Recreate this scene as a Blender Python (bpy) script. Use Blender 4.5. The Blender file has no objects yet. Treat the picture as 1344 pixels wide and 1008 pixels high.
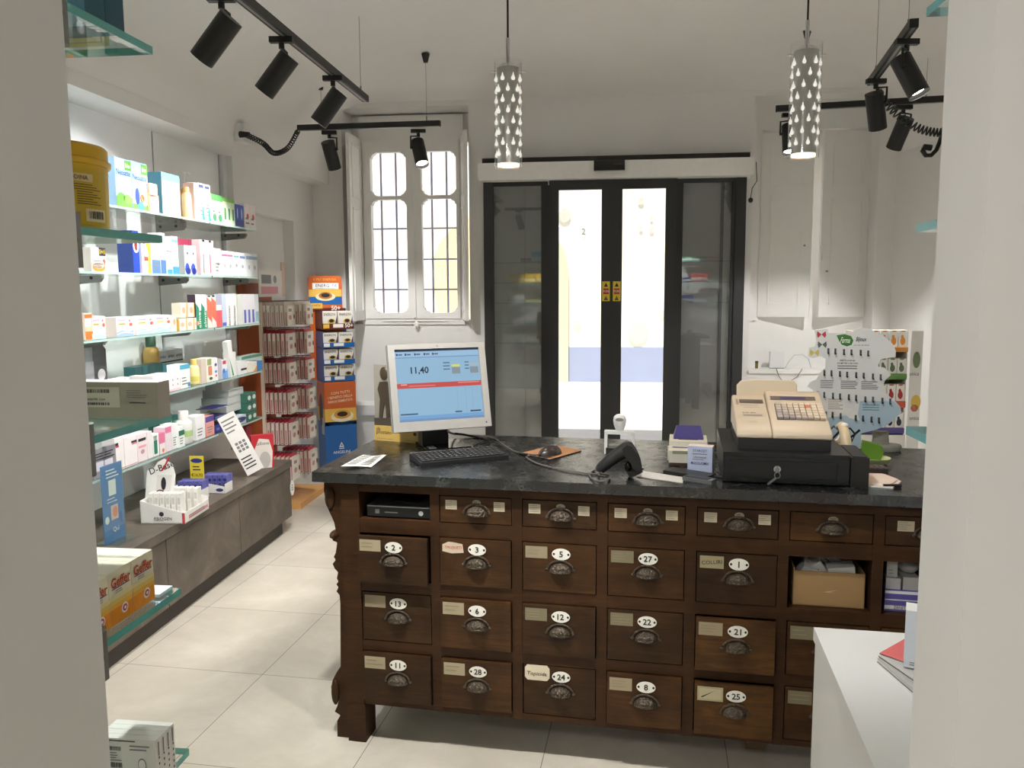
import bpy, bmesh, math, random
from math import sin, cos, pi, radians, sqrt
from mathutils import Matrix, Vector
random.seed(7)
SC = bpy.context.scene
COL = SC.collection
PI = pi

# ------------------------------------------------------------------ camera model (eye 1.5 m up, looking along +y)
FPX, PIT, ROL, EYE = 1091.65, radians(6.5236), radians(-.29673), 1.5
def ray(px, py):
    X = px-672; Y = py-504
    cr, sr = cos(ROL), sin(ROL)
    x = X*cr+Y*sr; y = -X*sr+Y*cr
    c, s = cos(PIT), sin(PIT)
    return Vector((x/FPX, c-(y/FPX)*s, -s-(y/FPX)*c))

class Frame:
    """plan frame: u to the right along a wall or front, w away from the viewer, z up"""
    def __init__(s, ang, o=(0, 0)):
        s.a = ang; s.o = Vector((o[0], o[1], 0))
        s.u = Vector((cos(ang), sin(ang), 0)); s.n = Vector((-sin(ang), cos(ang), 0))
    def P(s, u, w, z=0): return s.o+s.u*u+s.n*w+Vector((0, 0, z))
    def onw(s, px, py, w):                 # point of the plane w = const seen at a spot
        r = ray(px, py); e = Vector((0, 0, EYE))
        t = (w-(e-s.o).dot(s.n))/r.dot(s.n); p = e+r*t
        return (p-s.o).dot(s.u), p.z
    def onz(s, px, py, z):                 # point of a level surface
        r = ray(px, py); t = (z-EYE)/r.z; p = Vector((0, 0, EYE))+r*t-s.o
        return p.dot(s.u), p.dot(s.n)
L = Frame(radians(90-5.867))               # left shelving wall
D = Frame(radians(-6.75))                  # street wall with the door
C = Frame(radians(-11.438), (-.494, 2.622))  # old drawer counter
T = Frame(radians(-9.926))                 # floor tiles

# ------------------------------------------------------------------ materials
_m = {}
def lin(c):
    c = c/255.
    return c/12.92 if c <= .04045 else ((c+.055)/1.055)**2.4
def rgb(c): return (lin(c[0]), lin(c[1]), lin(c[2]), 1)
def mat(c, rough=.5, metal=0., key=None, var=.05, scale=30., spec=.5, bump=0., coat=0., emit=None, es=0.):
    k = key or (c, rough, metal, var, bump, coat, es)
    if k in _m: return _m[k]
    m = bpy.data.materials.new('paint_%d' % len(_m) if not isinstance(k, str) else k)
    m.use_nodes = True; nt = m.node_tree; b = nt.nodes['Principled BSDF']
    b.inputs['Roughness'].default_value = rough; b.inputs['Metallic'].default_value = metal
    b.inputs['Specular IOR Level'].default_value = spec
    b.inputs['Coat Weight'].default_value = coat
    co = rgb(c)
    if var or bump:
        tc = nt.nodes.new('ShaderNodeTexCoord'); n = nt.nodes.new('ShaderNodeTexNoise')
        n.inputs['Scale'].default_value = scale; n.inputs['Detail'].default_value = 3
        nt.links.new(tc.outputs['Object'], n.inputs['Vector'])
        mx = nt.nodes.new('ShaderNodeMix'); mx.data_type = 'RGBA'
        mx.inputs['A'].default_value = [max(0, x*(1-var)) for x in co[:3]]+[1]
        mx.inputs['B'].default_value = [min(1, x*(1+var)) for x in co[:3]]+[1]
        nt.links.new(n.outputs['Fac'], mx.inputs['Factor']); nt.links.new(mx.outputs['Result'], b.inputs['Base Color'])
        if bump:
            bp = nt.nodes.new('ShaderNodeBump'); bp.inputs['Strength'].default_value = bump; bp.inputs['Distance'].default_value = .01
            nt.links.new(n.outputs['Fac'], bp.inputs['Height']); nt.links.new(bp.outputs['Normal'], b.inputs['Normal'])
    else: b.inputs['Base Color'].default_value = co
    if emit:
        b.inputs['Emission Color'].default_value = rgb(emit); b.inputs['Emission Strength'].default_value = es
    _m[k] = m; return m
def glass(name, tint=(1, 1, 1), refl=1.0):
    """thin clear sheet: passes light straight on, mirrors by Fresnel"""
    if name in _m: return _m[name]
    m = bpy.data.materials.new(name); m.use_nodes = True; nt = m.node_tree; nt.nodes.clear()
    o = nt.nodes.new('ShaderNodeOutputMaterial'); t = nt.nodes.new('ShaderNodeBsdfTransparent'); g = nt.nodes.new('ShaderNodeBsdfGlossy')
    f = nt.nodes.new('ShaderNodeFresnel'); ge = nt.nodes.new('ShaderNodeNewGeometry'); mi = nt.nodes.new('ShaderNodeMath'); mi.operation = 'MULTIPLY_ADD'
    mi.inputs[1].default_value = -(1.5-1/1.5); mi.inputs[2].default_value = 1.5      # same reflectance from both sides of the sheet
    nt.links.new(ge.outputs['Backfacing'], mi.inputs[0]); nt.links.new(mi.outputs[0], f.inputs['IOR'])
    mul = nt.nodes.new('ShaderNodeMath'); mul.operation = 'MULTIPLY'; mul.inputs[1].default_value = refl
    x = nt.nodes.new('ShaderNodeMixShader'); t.inputs['Color'].default_value = (*tint, 1); g.inputs['Roughness'].default_value = .01
    nt.links.new(f.outputs[0], mul.inputs[0]); nt.links.new(mul.outputs[0], x.inputs[0])
    nt.links.new(t.outputs[0], x.inputs[1]); nt.links.new(g.outputs[0], x.inputs[2]); nt.links.new(x.outputs[0], o.inputs[0])
    _m[name] = m; return m
def nodes_of(m): return m.node_tree, m.node_tree.nodes, m.node_tree.links, m.node_tree.nodes['Principled BSDF']
def ramp(nt, stops):
    r = nt.nodes.new('ShaderNodeValToRGB'); e = r.color_ramp.elements
    e[0].position = stops[0][0]; e[0].color = rgb(stops[0][1]); e[1].position = stops[-1][0]; e[1].color = rgb(stops[-1][1])
    for p, c in stops[1:-1]:
        k = e.new(p); k.color = rgb(c)
    return r
def noise(nt, vec, scale, detail=4, rough=.6, dist=0):
    n = nt.nodes.new('ShaderNodeTexNoise'); n.inputs['Scale'].default_value = scale; n.inputs['Detail'].default_value = detail
    n.inputs['Roughness'].default_value = rough; n.inputs['Distortion'].default_value = dist
    nt.links.new(vec, n.inputs['Vector']); return n
def mapping(nt, rot=(0, 0, 0), scale=(1, 1, 1), loc=(0, 0, 0)):
    tc = nt.nodes.new('ShaderNodeTexCoord'); mp = nt.nodes.new('ShaderNodeMapping')
    mp.inputs['Rotation'].default_value = rot; mp.inputs['Scale'].default_value = scale; mp.inputs['Location'].default_value = loc
    nt.links.new(tc.outputs['Object'], mp.inputs['Vector']); return mp.outputs['Vector']

PLASTER = mat((226, 225, 223), .85, key='white_plaster', var=.03, scale=3., bump=.03)
PLASTER2 = mat((224, 222, 219), .8, key='door_frame_plaster', var=.02, scale=4.)
WHITEWOOD = mat((230, 229, 226), .45, key='white_painted_wood', var=.03, scale=12.)
BLACK = mat((22, 22, 22), .45, key='black_metal', var=.1)
ANTHR = mat((44, 45, 46), .5, key='anthracite_aluminium', var=.05)
CHROME = mat((215, 215, 218), .12, 1., key='chrome', var=.02)
STEEL = mat((150, 150, 148), .35, .8, key='grey_bracket_steel', var=.03)
GREYPL = mat((120, 120, 116), .45, key='grey_bracket_cap', var=.03)
GLASS = glass('clear_glass')
SHELFGLASS = glass('shelf_glass', (.93, .98, .96))
EDGE = mat((96, 176, 168), .15, key='green_glass_edge', var=.1, spec=.7)
EDGE2 = mat((170, 200, 194), .15, key='pale_glass_edge', var=.06, spec=.7)
WHITE = mat((238, 236, 232), .5, key='white_card')
INK = mat((35, 33, 38), .6, key='black_ink', var=.02)
GREYINK = mat((130, 128, 128), .6, key='grey_ink', var=.02)

def wood_dark(name, base=(74, 42, 24), dark=(38, 20, 12), light=(104, 64, 34), rot=(0, 0, 0)):
    m = mat(base, .5, key=name, spec=.22); nt, N, K, b = nodes_of(m)
    v = mapping(nt, rot, (3, 3, 30)); n = noise(nt, v, 2.2, 6, .65, 1.2)
    v2 = mapping(nt, rot, (1, 1, 1)); n2 = noise(nt, v2, 7, 3, .6)
    r = ramp(nt, [(.25, dark), (.5, base), (.78, light)])
    ad = N.new('ShaderNodeMath'); ad.operation = 'MULTIPLY_ADD'; ad.inputs[1].default_value = .5
    K.new(n2.outputs['Fac'], ad.inputs[0]); ml = N.new('ShaderNodeMath'); ml.operation = 'MULTIPLY'; ml.inputs[1].default_value = .5
    K.new(n.outputs['Fac'], ml.inputs[0]); K.new(ml.outputs[0], ad.inputs[2]); K.new(ad.outputs[0], r.inputs[0])
    K.new(r.outputs[0], b.inputs['Base Color'])
    bp = N.new('ShaderNodeBump'); bp.inputs['Strength'].default_value = .15; bp.inputs['Distance'].default_value = .004
    K.new(n.outputs['Fac'], bp.inputs['Height']); K.new(bp.outputs['Normal'], b.inputs['Normal'])
    return m
WOODF = wood_dark('old_walnut_frame', (58, 36, 18), (32, 19, 9), (82, 53, 26))
WOODD = [wood_dark('old_walnut_drawer', (64, 41, 20), (32, 20, 10), (96, 64, 31)),
         wood_dark('old_walnut_drawer_warm', (76, 50, 24), (39, 25, 12), (112, 77, 36)),
         wood_dark('old_walnut_drawer_dark', (54, 35, 19), (28, 18, 10), (82, 56, 30))]
WOODIN = mat((34, 22, 15), .8, key='dark_drawer_inside')
BRONZE = mat((92, 82, 70), .42, .6, key='aged_bronze', var=.3, scale=130., bump=.9)

def marble():
    m = mat((22, 23, 24), .22, key='black_marble', spec=1.); nt, N, K, b = nodes_of(m)
    v = mapping(nt); n = noise(nt, v, 5, 8, .7, 1.6); r = ramp(nt, [(.3, (13, 14, 15)), (.56, (22, 23, 24)), (.62, (58, 60, 58)), (.655, (20, 21, 22))])
    K.new(n.outputs['Fac'], r.inputs[0]); K.new(r.outputs[0], b.inputs['Base Color'])
    n2 = noise(nt, v, 22, 5, .7); r2 = N.new('ShaderNodeMapRange'); r2.inputs['To Min'].default_value = .12; r2.inputs['To Max'].default_value = .4
    K.new(n2.outputs['Fac'], r2.inputs['Value']); K.new(r2.outputs[0], b.inputs['Roughness'])
    return m
MARBLE = marble()

def tiles():
    m = mat((190, 182, 166), .38, key='beige_floor_tiles'); nt, N, K, b = nodes_of(m)
    a = T.a
    mp = mapping(nt, (0, 0, -a), (1, 1, 1), (0, 0, 0))
    # shift the tile grid to the joints that show on the floor
    ad = N.new('ShaderNodeVectorMath'); ad.operation = 'ADD'; ad.inputs[1].default_value = (.3427+.583*20, -2.285+.615*20, 0); K.new(mp, ad.inputs[0])
    br = N.new('ShaderNodeTexBrick'); br.offset = 0; br.squash = 1
    br.inputs['Scale'].default_value = 1; br.inputs['Brick Width'].default_value = .583; br.inputs['Row Height'].default_value = .615
    br.inputs['Mortar Size'].default_value = .0016; br.inputs['Mortar Smooth'].default_value = .2
    br.inputs['Color1'].default_value = rgb((222, 216, 204)); br.inputs['Color2'].default_value = rgb((213, 207, 195)); br.inputs['Mortar'].default_value = rgb((132, 126, 115))
    K.new(ad.outputs[0], br.inputs['Vector'])
    v = mapping(nt); n = noise(nt, v, 2.2, 7, .68, .3); r = ramp(nt, [(.3, (222, 219, 213)), (.5, (236, 233, 228)), (.72, (255, 253, 250))])
    K.new(n.outputs['Fac'], r.inputs[0])
    mx = N.new('ShaderNodeMix'); mx.data_type = 'RGBA'; mx.blend_type = 'MULTIPLY'; mx.inputs['Factor'].default_value = 1
    K.new(br.outputs['Color'], mx.inputs['A']); K.new(r.outputs[0], mx.inputs['B']); K.new(mx.outputs['Result'], b.inputs['Base Color'])
    return m
TILE = tiles()
def laminate():
    m = mat((92, 82, 72), .5, key='grey_brown_laminate'); nt, N, K, b = nodes_of(m)
    v = mapping(nt); n = noise(nt, v, 4, 6, .7, .6); r = ramp(nt, [(.3, (76, 68, 60)), (.55, (98, 88, 77)), (.75, (122, 112, 100))])
    K.new(n.outputs['Fac'], r.inputs[0]); K.new(r.outputs[0], b.inputs['Base Color']); return m
LAMIN = laminate()
PANEL = mat((230, 231, 231), .2, key='glossy_grey_panel', var=.02, spec=.6)

# ------------------------------------------------------------------ mesh builder
_tx = {}
def text_mesh(s):
    if s not in _tx:
        cu = bpy.data.curves.new('t', 'FONT'); cu.body = s; cu.size = 1; cu.resolution_u = 2; cu.align_x = 'CENTER'; cu.align_y = 'CENTER'; cu.space_line = .8; cu.offset = .022 if s.replace(',', '').replace('+', '').isdigit() or s == 'Geffer' else .004
        ob = bpy.data.objects.new('t', cu); COL.objects.link(ob)
        dg = bpy.context.evaluated_depsgraph_get(); me = bpy.data.meshes.new_from_object(ob.evaluated_get(dg))
        V = [v.co.copy() for v in me.vertices]; F = [list(p.vertices) for p in me.polygons]
        bpy.data.objects.remove(ob); bpy.data.curves.remove(cu); bpy.data.meshes.remove(me)
        xs = [v.x for v in V] or [0, 1]; ys = [v.y for v in V] or [0, 1]
        cx, cy = (min(xs)+max(xs))/2, (min(ys)+max(ys))/2
        V = [(v.x-cx, v.y-cy) for v in V]
        _tx[s] = (V, F, max(xs)-min(xs), max(ys)-min(ys))
    return _tx[s]

class MB:
    def __init__(s): s.V = []; s.F = []; s.I = []; s.M = []; s.X = Matrix.Identity(4)
    def mi(s, m):
        if m not in s.M: s.M.append(m)
        return s.M.index(m)
    def add(s, V, F, m):
        b = len(s.V); s.V += [s.X @ Vector(v) for v in V]; i = s.mi(m)
        for f in F: s.F.append([b+k for k in f]); s.I.append(i)
    def quad(s, p, m): s.add(p, [list(range(len(p)))], m)
    def box(s, x0, x1, y0, y1, z0, z1, m, **side):
        V = [(x0, y0, z0), (x1, y0, z0), (x1, y1, z0), (x0, y1, z0), (x0, y0, z1), (x1, y0, z1), (x1, y1, z1), (x0, y1, z1)]
        for nm, f in (('bottom', [0, 3, 2, 1]), ('top', [4, 5, 6, 7]), ('front', [0, 1, 5, 4]), ('right', [1, 2, 6, 5]), ('back', [2, 3, 7, 6]), ('left', [3, 0, 4, 7])):
            s.add([V[k] for k in f], [[0, 1, 2, 3]], side.get(nm, m))
        return s
    def cyl(s, p0, p1, r0, r1=None, m=None, n=16, caps=True):
        r1 = r0 if r1 is None else r1
        p0, p1 = Vector(p0), Vector(p1); d = (p1-p0).normalized()
        a = d.orthogonal().normalized(); b = d.cross(a)
        V = []
        for p, r in ((p0, r0), (p1, r1)):
            V += [p+(a*cos(2*PI*k/n)+b*sin(2*PI*k/n))*r for k in range(n)]
        F = [[k, (k+1) % n, n+(k+1) % n, n+k] for k in range(n)]
        if caps: F += [list(range(n))[::-1], list(range(n, 2*n))]
        s.add(V, F, m); return s
    def lathe(s, prof, m, c=(0, 0, 0), n=24, caps=True, sx=1, sy=1):
        V = []; F = []
        for r, z in prof: V += [(c[0]+sx*r*cos(2*PI*k/n), c[1]+sy*r*sin(2*PI*k/n), c[2]+z) for k in range(n)]
        for j in range(len(prof)-1):
            F += [[j*n+k, j*n+(k+1) % n, (j+1)*n+(k+1) % n, (j+1)*n+k] for k in range(n)]
        if caps: F += [list(range(n))[::-1], [(len(prof)-1)*n+k for k in range(n)]]
        s.add(V, F, m); return s
    def tube(s, pts, r, m, n=8):
        pts = [Vector(p) for p in pts]; V = []; F = []; a = None
        for i, p in enumerate(pts):
            d = (pts[min(i+1, len(pts)-1)]-pts[max(i-1, 0)]).normalized()
            if a is None: a = d.orthogonal().normalized()
            a = (a-d*a.dot(d)); a = a.normalized() if a.length > 1e-6 else d.orthogonal().normalized()
            b = d.cross(a); rr = r[i] if isinstance(r, (list, tuple)) else r
            V += [p+(a*cos(2*PI*k/n)+b*sin(2*PI*k/n))*rr for k in range(n)]
        for j in range(len(pts)-1): F += [[j*n+k, j*n+(k+1) % n, (j+1)*n+(k+1) % n, (j+1)*n+k] for k in range(n)]
        F += [list(range(n))[::-1], [(len(pts)-1)*n+k for k in range(n)]]
        s.add(V, F, m); return s
    def prism(s, poly, y0, y1, m, mf=None):      # polygon in x,z pushed from y0 to y1
        n = len(poly); V = [(x, y0, z) for x, z in poly]+[(x, y1, z) for x, z in poly]
        s.add(V, [[k, (k+1) % n, n+(k+1) % n, n+k] for k in range(n)]+[list(range(n, 2*n))[::-1]], m)
        s.add(V[:n], [list(range(n))], mf or m); return s
    def slab(s, poly, z0, z1, m, mt=None):       # polygon in x,y raised from z0 to z1
        n = len(poly); V = [(x, y, z0) for x, y in poly]+[(x, y, z1) for x, y in poly]
        s.add(V, [[k, (k+1) % n, n+(k+1) % n, n+k] for k in range(n)]+[list(range(n))[::-1]], m)
        s.add(V[n:], [list(range(n))], mt or m); return s
    def ell(s, c, r, m, nu=16, nv=8, v0=-.5, v1=.5):
        V = []; F = []
        for j in range(nv+1):
            t = PI*(v0+(v1-v0)*j/nv)
            V += [(c[0]+r[0]*cos(t)*cos(2*PI*k/nu), c[1]+r[1]*cos(t)*sin(2*PI*k/nu), c[2]+r[2]*sin(t)) for k in range(nu)]
        for j in range(nv): F += [[j*nu+k, j*nu+(k+1) % nu, (j+1)*nu+(k+1) % nu, (j+1)*nu+k] for k in range(nu)]
        s.add(V, F, m); return s
    # flat print on a face looking towards -y
    def rect(s, x0, x1, z0, z1, m, y=-.0006): s.quad([(x0, y, z0), (x1, y, z0), (x1, y, z1), (x0, y, z1)], m)
    def oval(s, x, z, rx, rz, m, y=-.0009, n=20): s.quad([(x+rx*cos(2*PI*k/n), y, z+rz*sin(2*PI*k/n)) for k in range(n)], m)
    def poly(s, pts, m, y=-.0009): s.quad([(x, y, z) for x, z in pts], m)
    def text(s, t, x, z, h, m, y=-.0012, w=None, slant=0, rot=0):
        V, F, tw, th = text_mesh(t); k = h/max(th, 1e-6); kx = k
        if w and tw*kx > w: kx = w/tw
        c, q = cos(rot), sin(rot)
        P = [(vx*kx+slant*vy*k, vy*k) for vx, vy in V]
        s.add([(x+a*c-b*q, y, z+a*q+b*c) for a, b in P], F, m)
    def lines(s, x0, x1, z0, z1, n, m=None, y=-.001, fill=.35):
        for k in range(n):
            zc = z1-(k+.5)*(z1-z0)/n; hh = (z1-z0)/n*fill/2
            s.rect(x0, x0+(x1-x0)*random.uniform(.55, 1), zc-hh, zc+hh, m or GREYINK, y)
    def bars(s, x0, x1, z0, z1, n, m=None, y=-.0011):
        for k in range(n):
            a = x0+(x1-x0)*k/n; s.rect(a, a+(x1-x0)/n*random.choice((.3, .5, .7)), z0, z1, m or INK, y)
    def mesh(s, name, smooth=True):
        me = bpy.data.meshes.new(name); me.from_pydata([tuple(v) for v in s.V], [], s.F)
        for m in s.M: me.materials.append(m)
        me.polygons.foreach_set('material_index', s.I)
        if smooth:
            me.polygons.foreach_set('use_smooth', [True]*len(me.polygons)); me.set_sharp_from_angle(angle=radians(38))
        me.update(); return me
    def build(s, name, parent=None, bevel=0, smooth=True, seg=2):
        o = bpy.data.objects.new(name, s.mesh(name, smooth)); COL.objects.link(o)
        if parent is not None: o.parent = parent
        if bevel:
            b = o.modifiers.new('bevel', 'BEVEL'); b.width = bevel; b.segments = seg; b.limit_method = 'ANGLE'; b.angle_limit = radians(50)
        return o

_labels = {}
def nwords(s): return len(s.split())
def tag(o, label, cat, group=None, kind=None):
    o['label'] = label; o['category'] = cat
    if group: o['group'] = group
    if kind: o['kind'] = kind
    _labels.setdefault(label, []).append(o.name)
    if nwords(label) > 16: print('LONG', nwords(label), label)
    return o
def thing(name, label, cat, loc=(0, 0, 0), rz=0, group=None):
    o = bpy.data.objects.new(name, None); o.empty_display_size = .05; COL.objects.link(o)
    o.location = loc; o.rotation_euler = (0, 0, rz); return tag(o, label, cat, group)
def place(o, loc, rz): o.location = loc; o.rotation_euler = (0, 0, rz); return o
def struct(o): o['kind'] = 'structure'; return o
def lab(o, t): o['label'] = t; return o
ORD = ['first', 'second', 'third', 'fourth', 'fifth', 'sixth', 'seventh', 'eighth', 'ninth', 'tenth', 'eleventh', 'twelfth']
def c3(*a): return mat(a, .45)
# ================================================================== ROOM SHELL
def fbox(name, fr, boxes, m, bevel=0):
    b = MB(); b.X = Matrix.Translation(fr.o) @ Matrix.Rotation(fr.a, 4, 'Z')
    for x in boxes: b.box(*x[:6], x[6] if len(x) > 6 else m)
    o = b.build(name, None, bevel); return struct(o)
b = MB(); b.box(-3.4, 3.6, -3.2, 7.25, -.1, 0, TILE); struct(b.build('floor'))
fbox('wall_left', L, [(.3, 7.1, 2.43, 2.62, 0, 2.36), (5.27, 6.33, 2.345, 2.43, 2.03, 2.36), (6.33, 7.1, 2.345, 2.43, 0, 2.36), (.3, 7.1, 2.345, 2.62, 2.43, 3.3)], PLASTER, .006)
fbox('trim_1', L, [(.5, 7.0, 2.2, 2.42, 2.36, 2.43)], PLASTER, .004)
fbox('baseboard_left', L, [(6.318, 6.95, 2.333, 2.345, 0, .08), (6.318, 6.33, 2.345, 2.43, 0, .08)], WHITEWOOD, .003)
fbox('wall_right', D, [(2.15, 2.3, .9, 6.76, 0, 3.3)], PLASTER)
fbox('baseboard_right', D, [(2.138, 2.15, 1.1, 6.6, 0, .08)], WHITEWOOD)
NT = 2.96   # head of the window niches
fbox('wall_back', D, [
    (-2.75, -2.19, 6.76, 7.05, 0, 3.3), (-1.141, -.5, 6.76, 7.05, 0, 3.3), (.52, 1.09, 6.76, 7.05, 0, 3.3), (2.02, 2.4, 6.76, 7.05, 0, 3.3),
    (-2.19, -1.141, 6.76, 7.05, 0, .45), (-2.19, -1.141, 6.76, 7.05, NT, 3.3), (-.5, .52, 6.76, 7.05, 2.33, 3.3),
    (1.09, 2.02, 6.76, 7.05, 0, .85), (1.09, 2.02, 6.76, 7.05, NT, 3.3),
    (-2.75, -2.07, 7.05, 7.22, 0, 6.5), (-1.08, -.5, 7.05, 7.22, 0, 6.5), (-2.07, -1.08, 7.05, 7.22, 0, 1.24), (-2.07, -1.08, 7.05, 7.22, 2.72, 6.5),
    (-.5, .52, 7.05, 7.22, 2.33, 6.5), (.52, 1.25, 7.05, 7.22, 0, 6.5), (1.25, 1.95, 7.05, 7.22, 0, 1.24), (1.25, 1.95, 7.05, 7.22, 2.6, 6.5), (1.95, 3.2, 7.05, 7.22, 0, 6.5), (-6, -2.75, 7.05, 7.22, 0, 6.5), (3.2, 7, 7.05, 7.22, 0, 6.5)], PLASTER, .004)
fbox('trim_2', D, [(-2.19, -1.141, 6.73, 7.05, .45, .533)], WHITEWOOD, .004)
fbox('trim_3', D, [(1.09, 2.02, 6.745, 7.05, .825, .853)], WHITEWOOD, .004)
fbox('baseboard_back', D, [(-2.47, -1.05, 6.748, 6.76, 0, .08), (1.07, 2.13, 6.748, 6.76, 0, .08)], WHITEWOOD)
# wall with the passage the picture is taken through (its shop side faces the street door)
fbox('wall_front', D, [(-2.9, -.692, .79, 1.026, 0, 3.3), (.374, 2.3, .9, 1.026, 0, 3.3), (-.692, .374, .876, 1.026, 2.35, 3.3)], PLASTER, .006)
fbox('wall_passage', D, [(-2.3, -2.2, -2.5, .866, 0, 2.7), (1.9, 2.0, -2.5, .9, 0, 2.7), (-2.3, 2.0, -2.6, -2.5, 0, 2.7)], PLASTER)
# vaulted ceiling
def vault():
    N1, N2 = 44, 40; V = []; F = []
    f = lambda t: sqrt(max(0, 1-(1-min(1, max(0, t)))**2))
    for j in range(N2+1):
        w = .9+(6.78-.9)*j/N2
        # left springing: the trim's front edge; D.w -> point on L.w = 2.2
        p0 = L.P(0, 2.2); k = (w-p0.dot(D.n))/L.u.dot(D.n); pl = p0+L.u*k; ul = pl.dot(D.u); ur = 2.15
        for i in range(N1+1):
            s = .5-.5*cos(PI*i/N1); u = ul-.15+(ur-ul+.2)*s
            dd = min(u-ul, ur-u); kb = min(1, max(0, (6.76-w)/1.1)); z = 2.43+.66*f(dd/(.3+1.1*kb)); zb = 3.0+.13*f((6.76-w)/.9)
            if u-ul < 0: z = 2.43
            h = .05; z = -math.log(math.exp(-z/h)+math.exp(-zb/h))*h if z > 2.6 else z
            V.append(D.P(u, w, z))
    for j in range(N2):
        for i in range(N1): a = j*(N1+1)+i; F.append([a, a+N1+1, a+N1+2, a+1])
    b = MB(); b.add(V, F, PLASTER); o = b.build('ceiling'); struct(o)
    return o
vault()
fbox('ceiling_passage', D, [(-2.3, 2.0, -2.6, .9, 2.6, 2.7)], PLASTER)
fbox('roof', D, [(-3.0, 2.6, .8, 7.22, 3.3, 3.4)], PLASTER)

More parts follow.
